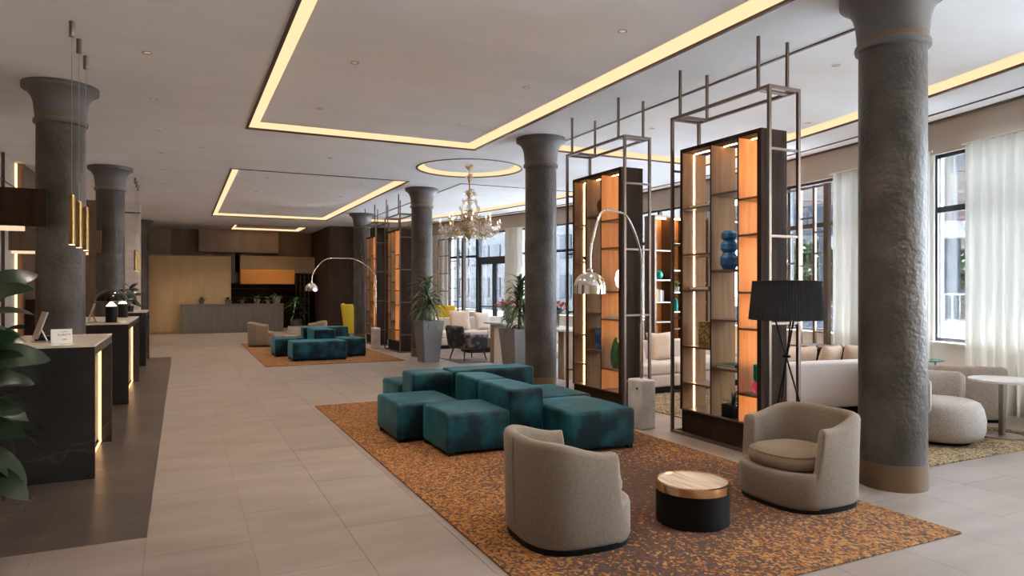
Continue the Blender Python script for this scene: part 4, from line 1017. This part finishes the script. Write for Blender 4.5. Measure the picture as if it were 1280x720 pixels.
# long console with flowers
t = thing('console_table', 'long high table on tan travertine slab legs carrying flowers', 'table', (6.08,11.7,0))
MB().box(-.30,.34,-1.6,1.6,.83,.87).build('table_top', M['white_marble'], t, bevel=.006, seg=1)
for y in (-1.45,1.45): MB().box(-.17,.10,y-.10,y+.10,0,.83).build('slab_leg', M['travertine_tan'], t, bevel=.006, seg=1)
def flowers(loc, label):
    t = thing('flower_vase', label, 'vase', loc)
    MB().lathe([(.055,0),(.06,.005),(.07,.26),(.065,.26),(.055,.012)], 20, cap=False).build('glass', M['glass_vase'], t, smooth=True)
    st = MB(); 
    heads = []
    for k in range(26):
        a = k*2.399; r = .05+.19*math.sqrt(k/26); z = .44-.6*r*r*3+random.uniform(-.03,.04); heads.append((r*math.cos(a),r*math.sin(a),z))
        st.tube([(.02*math.cos(a),.02*math.sin(a),.02),(.04*math.cos(a),.04*math.sin(a),.24),heads[-1]], .003, 4)
    st.build('stems', M['leaf'], t)
    fm = MB()
    for k in range(7):
        a = k*2*math.pi/7
        fm.add([(0,0,0),(.03*math.cos(a-.4),.03*math.sin(a-.4),.02),(.05*math.cos(a),.05*math.sin(a),.012),(.03*math.cos(a+.4),.03*math.sin(a+.4),.02)],[(0,1,2,3)])
        fm.add([(0,0,.01),(.016*math.cos(a-.4),.016*math.sin(a-.4),.034),(.022*math.cos(a),.022*math.sin(a),.042),(.016*math.cos(a+.4),.016*math.sin(a+.4),.034)],[(0,1,2,3)])
    fm = fm.mesh('flower'); fm.materials.append(M['red_flower'])
    lm = leaf_mesh('leaf', .13, .05, .5, .3, 6); lm.materials.append(M['leaf'])
    for i,h in enumerate(heads):
        link('flower', fm, t, h, (R(random.uniform(-50,50)),R(random.uniform(-50,50)),i))
    for i in range(18): link('leaf', lm, t, (0,0,.27+.05*random.random()), (0,R(random.uniform(-50,0)),i*2.399), (1.3,)*3)
    return t
fv = flowers((6.06,12.75,.8705), 'glass vase of red flowers on the high table by the entrance door')
copy_tree(fv, None, (6.10,10.75,.8705), label='glass vase of red flowers on the high table beside the bookcase')

# right hand swivel seats
def swivel(loc, rz, label):
    t = thing('swivel_chair', label, 'armchair', loc, rz)
    pr = [(.30,.03),(.36,.06),(.385,.14),(.39,.24),(.37,.34),(.34,.40),(.28,.425),(.15,.435),(.01,.437)]
    MB().lathe(pr, 44).build('drum_seat', M['boucle'], t, smooth=True, sharp=70)
    MB().lathe([(.26,0),(.28,.03)], 32).build('swivel_base', M['plinth'], t, smooth=True)
    n = 44; v = []; f = []; a0, a1 = R(80), R(280)
    prof = [(.350,.33),(.395,.31),(.425,.33),(.438,.42),(.442,.60),(.430,.655),(.40,.672),(.365,.655),(.345,.60),(.338,.45)]
    m = len(prof)
    for i in range(n+1):
        q = i/n; a = a0+(a1-a0)*q; e = min(q,1-q)*2; k = min(1,(e/.07))**.5 if e < .07 else 1
        zc = .49
        for r,z in prof: v.append(((.39+(r-.39)*(.6+.4*k))*math.cos(a),(.39+(r-.39)*(.6+.4*k))*math.sin(a),zc+(z-zc)*(.82+.18*k)))
    for i in range(n):
        for k in range(m): f.append((i*m+k,(i+1)*m+k,(i+1)*m+(k+1)%m,i*m+(k+1)%m))
    f += [tuple(range(m)), tuple(reversed(range(n*m,n*m+m)))]
    MB().add(v,f).build('backrest', M['boucle'], t, smooth=True, sharp=60)
    return t
sw = swivel((6.98,4.36,RZ), R(-80), 'checked grey swivel tub chair beside the column and steel pedestal table')
tub_chair((8.62,5.05,0), R(35), 'checked grey tub chair against the white curtain', M['boucle'], M['boucle'])
copy_tree(sw, None, (7.70,5.16,RZ), R(-80), 'checked grey swivel tub chair between the pale sofa and the pedestal table')
t = thing('pedestal_table', 'round white topped table on a steel post and disc', 'table', (7.75,4.20,RZ))
MB().lathe([(.285,.575),(.30,.580),(.30,.600),(.295,.603)], 48).build('table_top', M['white_marble'], t, smooth=True)
MB().lathe([(.20,0),(.20,.010),(.02,.012)], 40).build('base_disc', M['steel'], t, smooth=True)
MB().box(-.022,.022,-.022,.022,.01,.58).build('post', M['steel'], t)
t = thing('green_table', 'small round green glass topped table by the window sill', 'table', (8.9,5.77,0))
MB().lathe([(.21,.605),(.22,.61),(.22,.62)], 36).build('table_top', M['teal_glass'], t, smooth=True)
for k in range(3): a = k*2.094+.3; MB().tube([(.17*math.cos(a),.17*math.sin(a),0),(.17*math.cos(a),.17*math.sin(a),.606)], .012, 8).build('leg', M['frame'], t)

# ================================================================ WINDOW SIDE SHELF, SCREENS, CURTAINS
t = thing('window_shelf', 'open shelf with glowing orange backs behind the cream sofa', 'bookcase', (8.62,11.30,0))
W, D, H = 1.35, .34, 3.02
for x in (0, .42, .86, W): MB().box(x-.02,x+.02,-D/2,D/2,0,H).build('upright', M['frame'] if x in (0,) else M['walnut'], t)
MB().box(-.02,W+.02,-D/2,D/2,H,H+.04).build('top_panel', M['frame'], t)
MB().box(.10,.40,D/2-.02,D/2,.3,H).build('back_panel', M['walnut_lit'], t); MB().box(.60,W-.02,D/2-.02,D/2,.3,H).build('back_panel', M['walnut_lit'], t)
for x0, x1, zs in ((.02,.40,(.9,1.3,1.75,2.35)),(.44,.84,(.75,1.1,1.5,1.95,2.5)),(.88,W-.02,(.75,1.3,1.7,2.2))):
    for z in zs: MB().box(x0,x1,-D/2+.01,D/2-.02,z-.02,z).build('shelf', M['steel'], t)
    MB().box(x0+.02,x1-.02,-.01,.01,H-.015,H).build('led_strip', M['led'], t)
    MB().box(x0,x0+.008,-.05,-.04,.3,H-.02).build('led_strip', M['led'], t)  # side strip added to brighten the back panels
t = thing('teal_orb', 'round teal ceramic vase on the shelf near the window', 'vase', (8.775,11.24,1.7505)); MB().lathe([(.03,0),(.08,.03),(.105,.1),(.08,.17),(.03,.2)], 24).build('orb', M['teal_glass'], t, smooth=True)
t = thing('shelf_plant', 'small spiky plant in a pot on the window shelf', 'plant', (9.22,11.22,1.5005))
MB().lathe([(.05,0),(.065,.11),(.055,.11)], 18).build('pot', M['planter'], t, smooth=True)
lm = leaf_mesh('leaf', .2, .03, .3, .4, 6); lm.materials.append(M['leaf'])
for k in range(14): link('leaf', lm, t, (0,0,.1), (0,R(-85+40*random.random()),k*2.399), (random.uniform(.8,1.2),)*3)
for k in range(4):
    t = thing('book', ('tan','grey','white','brown')[k]+' upright book on the window shelf under the teal orb', 'book', (8.70+.045*k,11.25,1.3005))
    m = pm('spine', ((.42,.28,.15),(.2,.2,.2),(.6,.56,.5),(.16,.08,.04))[k], .6)
    MB().box(-.019,.019,-.09,.09,0,.26-.01*k).build('cover', m, t); MB().box(-.015,.015,-.085,.092,.004,.25-.01*k).build('pages', M['page'], t)
t = thing('teal_vase', 'tall teal vase on the middle bay of the window shelf', 'vase', (9.22,11.24,1.1005)); MB().lathe([(.05,0),(.06,.1),(.05,.2),(.03,.24),(.04,.27)], 20).build('body', M['teal_glass'], t, smooth=True)

def lattice(y0, y1, off, vs, label, rungs, H=3.28):
    """bronze lattice screen following the window wall"""
    t = thing('lattice_screen', label, 'screen', (0,0,0))
    for v_, wd in vs:
        p = Vector(pt(v_, off, 0)); MB().box(p.x-wd/2,p.x+wd/2,p.y-wd/2,p.y+wd/2,0,H).build('upright', M['frame'], t)
    for k,(a,b,z) in enumerate(rungs):
        pa, pb = pt(a,off,z), pt(b,off,z); MB().bar(pa, pb, .022).build('rung', M['frame'], t)
    MB().bar(pt(y0,off,H-.02), pt(y1,off,H-.02), .03).build('top_rail', M['frame'], t)
    return t
lattice(7.74,8.95,.34,((8.95,.04),(8.35,.05),(8.02,.045),(7.74,.08)), 'bronze lattice screen before the window behind the black floor lamp',
        [(8.35,8.02,z) for z in (2.75,1.95,1.45,.6)]+[(8.02,7.74,z) for z in (2.5,2.15,1.62,.85)]+[(8.95,8.35,z) for z in (2.5,2.0,1.4,.9)])
lattice(20.95,22.3,.40,((22.3,.04),(21.75,.05),(21.3,.05),(20.98,.09)), 'bronze lattice screen before the window by the entrance door',
        [(22.3,21.75,z) for z in (2.7,2.1,1.5,.9)]+[(21.75,21.3,z) for z in (2.5,2.25,1.6,1.15)]+[(21.3,20.98,z) for z in (2.75,1.9,1.3,.8)])
t = thing('low_cabinet', 'low dark cabinet under the window next to the lattice screen', 'cabinet', (8.62,7.45,0))
MB().box(0,.5,-.40,.30,0,.66).build('body', M['walnut'], t); MB().box(-.02,.52,-.42,.32,.66,.69).build('top_panel', M['frame'], t)
for k in range(2): MB().box(-.015,0,-.39+.345*k,-.06+.345*k,.03,.64).build('door', M['walnut'], t)
def curtain(y0, y1, label, off=.16, z0=.02, z1=3.44, amp=.045):
    n = int((y1-y0)/.014); v = []; f = []; rows = (z0,.6,1.4,2.2,3.0,z1)
    for i in range(n+1):
        y = y0+(y1-y0)*i/n
        for r, z in enumerate(rows):
            k = 1.05-.06*r; ph = y*2*math.pi/.15
            o = off+amp*k*(math.sin(ph+.9*math.sin(y*5.3))+.45*math.sin(ph*.43+1))
            v.append((fx(y)-o, y, z))
    m = len(rows)
    for i in range(n):
        for r in range(m-1): f.append((i*m+r,(i+1)*m+r,(i+1)*m+r+1,i*m+r+1))
    t = thing('curtain', label, 'curtain', (0,0,0)); MB().add(v,f).build('drape', M['curtain'], t, smooth=True, sharp=89)
    MB().strip(arc(y0-.05,y1+.05,off-.01), arc(y0-.05,y1+.05,off+.01), z1, z1+.02).build('rail', M['sill'], t)
curtain(3.2,5.42,'gathered white linen curtain behind the round pedestal table')
curtain(5.97,6.55,'narrow white linen curtain bunched by the black window jamb')
curtain(6.9,7.80,'white linen curtain between the lattice screen and the grey column')
curtain(18.45,19.25,'cream linen curtain beside the entrance door behind the dracaena')
curtain(22.35,23.4,'cream linen curtain at the end of the window wall')
curtain(14.75,15.5,'cream linen curtain seen beside the framed bookcase over the flowers', off=.2)

# ================================================================ BAR AT THE BACK
t = thing('bar_counter', 'long grey stone bar counter before the beige partition', 'counter', (0,26.80,0))
MB().box(0,3.42,-.0-.35,.0,0,1.0).build('front', M['grey_counter'], t); MB().box(-.02,3.44,-.37,.03,1.0,1.03).build('counter_top', M['grey_counter'], t)
def potplant(x, y, z, r, label, n=14, L=.22):
    t = thing('pot_plant', label, 'plant', (x,y,z)); MB().lathe([(r*.7,0),(r,r*1.5),(r*.9,r*1.5),(r*.8,r*1.3)], 16).build('pot', M['pot_tan'], t, smooth=True)
    lm = leaf_mesh('leaf', L, L*.35, .7, .3, 5); lm.materials.append(M['leaf'])
    for k in range(n): link('leaf', lm, t, (0,0,r*1.4), (0,R(-85+75*random.random()),k*2.399), (random.uniform(.7,1.1),)*3)
for x, r, l in ((.66,.10,'herb in a tan pot alone towards the desk end of the bar counter'),(1.52,.10,'bushy herb in a tan pot before the partition edge on the bar'),(2.02,.07,'tiny dark plant on the bar just past the partition'),(2.52,.11,'leafy herb in a tan pot under the orange canopy'),(2.9,.08,'small low plant between two pots under the orange canopy'),(3.2,.17,'wide tan bowl of herbs at the end of the bar counter')):
    potplant(x,26.68,1.0305,r,l, 14, .16+r*.6)
t = thing('orange_canopy', 'orange lacquered canopy box hanging over the dark bar', 'canopy', (0,28.0,0))
MB().box(2.05,4.05,0,.60,1.76,2.32).build('shell', M['orange'], t, bevel=.01, seg=1)
t = thing('back_bar', 'dark back bar cabinets below the orange canopy', 'cabinet', (0,29.0,0))
MB().box(1.7,4.9,.0,.4,0,2.2).build('body', M['walnut'], t)
for k in range(5): MB().box(1.72+k*.63,2.33+k*.63,-.02,0,.05,.95).build('door', M['walnut'], t)
for z in (1.25,1.6,1.95): MB().box(1.75,4.85,-.03,0,z-.015,z).build('shelf', M['shelf'], t)
t = thing('bottle_rack', 'dark wooden grid bottle rack beside the orange canopy', 'rack', (4.15,28.3,0))
for k in range(4): MB().box(k*.16,k*.16+.02,0,.3,.0,2.22).build('upright', M['wood_wall'], t)
for k in range(9): MB().box(.02,.5,.01,.29,.6+k*.18,.615+k*.18).build('shelf', M['wood_wall'], t)
t = thing('low_box', 'low cream box at the end of the grey bar counter', 'planter', (3.35,24.5,0)); MB().box(0,.95,0,.3,0,.28).build('box', M['travertine'], t); MB().box(.03,.92,.03,.27,.28,.29).build('soil', M['soil'], t)  # low pale block with a dark inset on top
# ================================================================ OUTSIDE
struct(MB().box(8,110,-30,110,-.6,-.16).build('street_ground', M['street']))
struct(MB().strip(arc(-14,40,-.22), [(x+6.5,y) for x,y in arc(-14,40,-.22)], -.3, -.12).build('terrace_ground', M['terrace']))
def cpt(px, d, off=0):  # a point on the ground at depth d in the direction of a photo column
    l = (px-640)/FPX*d + off
    return Vector((d*CD[0]+l*CR[0], d*CD[1]+l*CR[1], 0))
ang = math.atan2(CR[1], CR[0])
# parapet with railing
p = cpt(1190, 15)
t = thing('terrace_railing', 'grey railing on a white parapet beyond the terrace', 'railing', p, ang)
MB().box(-.6,7,-.12,.12,-.12,.84).build('parapet', M['concrete'], t)
for z in (.86,1.43): MB().box(-.6,7,-.02,.02,z,z+.035).build('rail', M['concrete'], t)
for k in range(-3,41): MB().box(k*.17-.01,k*.17+.01,-.01,.01,.88,1.43).build('baluster', M['concrete'], t)
# canopy on posts
p = cpt(1190, 17)
t = thing('terrace_canopy', 'white flat canopy roof on blue grey posts over the terrace', 'canopy', p, ang)
MB().box(-.9,7,-.2,5,2.85,3.24).build('roof_slab', M['concrete'], t)
for x, y in ((.25,.6),(-.75,3.5),(3.4,.6),(5.8,3.5)): MB().box(x-.22,x+.22,y-.22,y+.22,-.12,2.85).build('post', M['blue_steel'], t)
# building across the street
p = cpt(1190, 34)
t = thing('apartment_block', 'pale brick apartment block with mauve shutters across the street', 'building', p, ang)
MB().box(-8,14,0,8,-.12,16).build('wall', M['brick'], t)
for fl_ in range(5):
    z = 1.2+fl_*3.1
    for k in range(-3,5):
        x = k*2.6+.1
        f = MB().box(x-.05,x+1.35,-.08,.0,z-.05,z+1.75).build('window', M['concrete'], t)
        MB().box(x,x+1.3,-.10,-.08,z+(0 if k % 3 else .55),z+1.7).build('shutter', M['shutter'], f)
        if k % 3 == 0: MB().box(x,x+1.3,-.09,-.08,z,z+.55).build('pane', M['dark_pane'], f)
    for x in (2.2,-6.0):
        MB().box(x,x+3.0,-1.2,0,z-1.15,z-.95).build('balcony', M['concrete'], t)
        for q in range(16): MB().box(x+q*.19,x+q*.19+.03,-1.18,-1.15,z-.95,z-.05).build('balcony_bar', M['concrete'], t)
# long white building opposite the door
t = thing('office_block', 'white office block with bluish windows opposite the entrance door', 'building', (25,56,0), R(0))
MB().box(0,8,-20,20,-.12,12).build('wall', M['concrete'], t)
for fl_ in range(4):
    for k in range(16):
        y = -19+k*2.4; z = .9+fl_*2.9
        f = MB().box(-.06,0,y,y+1.6,z,z+1.7).build('window', M['blue_steel'], t)
        MB().box(-.08,-.06,y+.06,y+.77,z+.06,z+1.64).build('pane', M['dark_pane'], f); MB().box(-.08,-.06,y+.83,y+1.54,z+.06,z+1.64).build('pane', M['dark_pane'], f)
# dark screen and grey awning seen through the lattice screen
p = cpt(1025, 17)
t = thing('awning', 'blue grey awning roof beyond the lattice screen window', 'canopy', p, ang-R(12))
MB().box(-3.4,.3,0,4,2.9,3.7).build('roof', M['blue_steel'], t)
for x in (-3,.1): MB().box(x-.08,x+.08,.1,.26,-.12,2.9).build('post', M['blue_steel'], t)
p = cpt(1045, 15.5)
t = thing('planter_wall', 'dark blue grey planter wall beyond the lattice screen window', 'wall', p, ang)
MB().box(-2.4,1.3,0,.5,-.12,1.15).build('box', M['blue_steel'], t); MB().box(-2.3,1.2,.05,.45,1.15,1.17).build('soil', M['soil'], t)
# trees
lmt = MB()
for k in range(7):
    a = k*.9; lmt.add([(0,0,0),(.10*math.cos(a)-.05*math.sin(a),.10*math.sin(a)+.05*math.cos(a),.03*k),(.22*math.cos(a),.22*math.sin(a),.02*k),(.10*math.cos(a)+.05*math.sin(a),.10*math.sin(a)-.05*math.cos(a),.03*k)],[(0,1,2,3)])
def tree(p, h, r, label, n=900):
    t = thing('street_tree', label, 'tree', p)
    MB().tube([(0,0,-.12),(.05,0,h*.3),(0,.1,h*.6)], [.16,.12,.07], 8).build('trunk', M['bark'], t, smooth=True)
    b = MB(); rnd = random.Random(int(h*100))
    for k in range(n):
        u = Vector((rnd.gauss(0,1),rnd.gauss(0,1),rnd.gauss(0,1))).normalized()*r*(rnd.random()**.4); u.z = u.z*.8+h*.62
        rot = Matrix.Rotation(rnd.random()*6.28,4,'Z') @ Matrix.Rotation(rnd.random()*3,4,'X')
        b.add([tuple(u+(rot @ Vector(q))) for q in lmt.v], lmt.f)
    tag(b.build('foliage', M['foliage'], t), kind='stuff')
tree(cpt(1030,25), 4.4, 1.9, 'light green tree behind the planter wall beyond the lattice screen', 1300)
tree(cpt(1176,25.5), 4.0, 1.35, 'light green tree behind the canopy post beyond the railing')
tree(cpt(1236,29.5), 4.4, 1.5, 'leafy taller green tree past the canopy post beyond the railing')
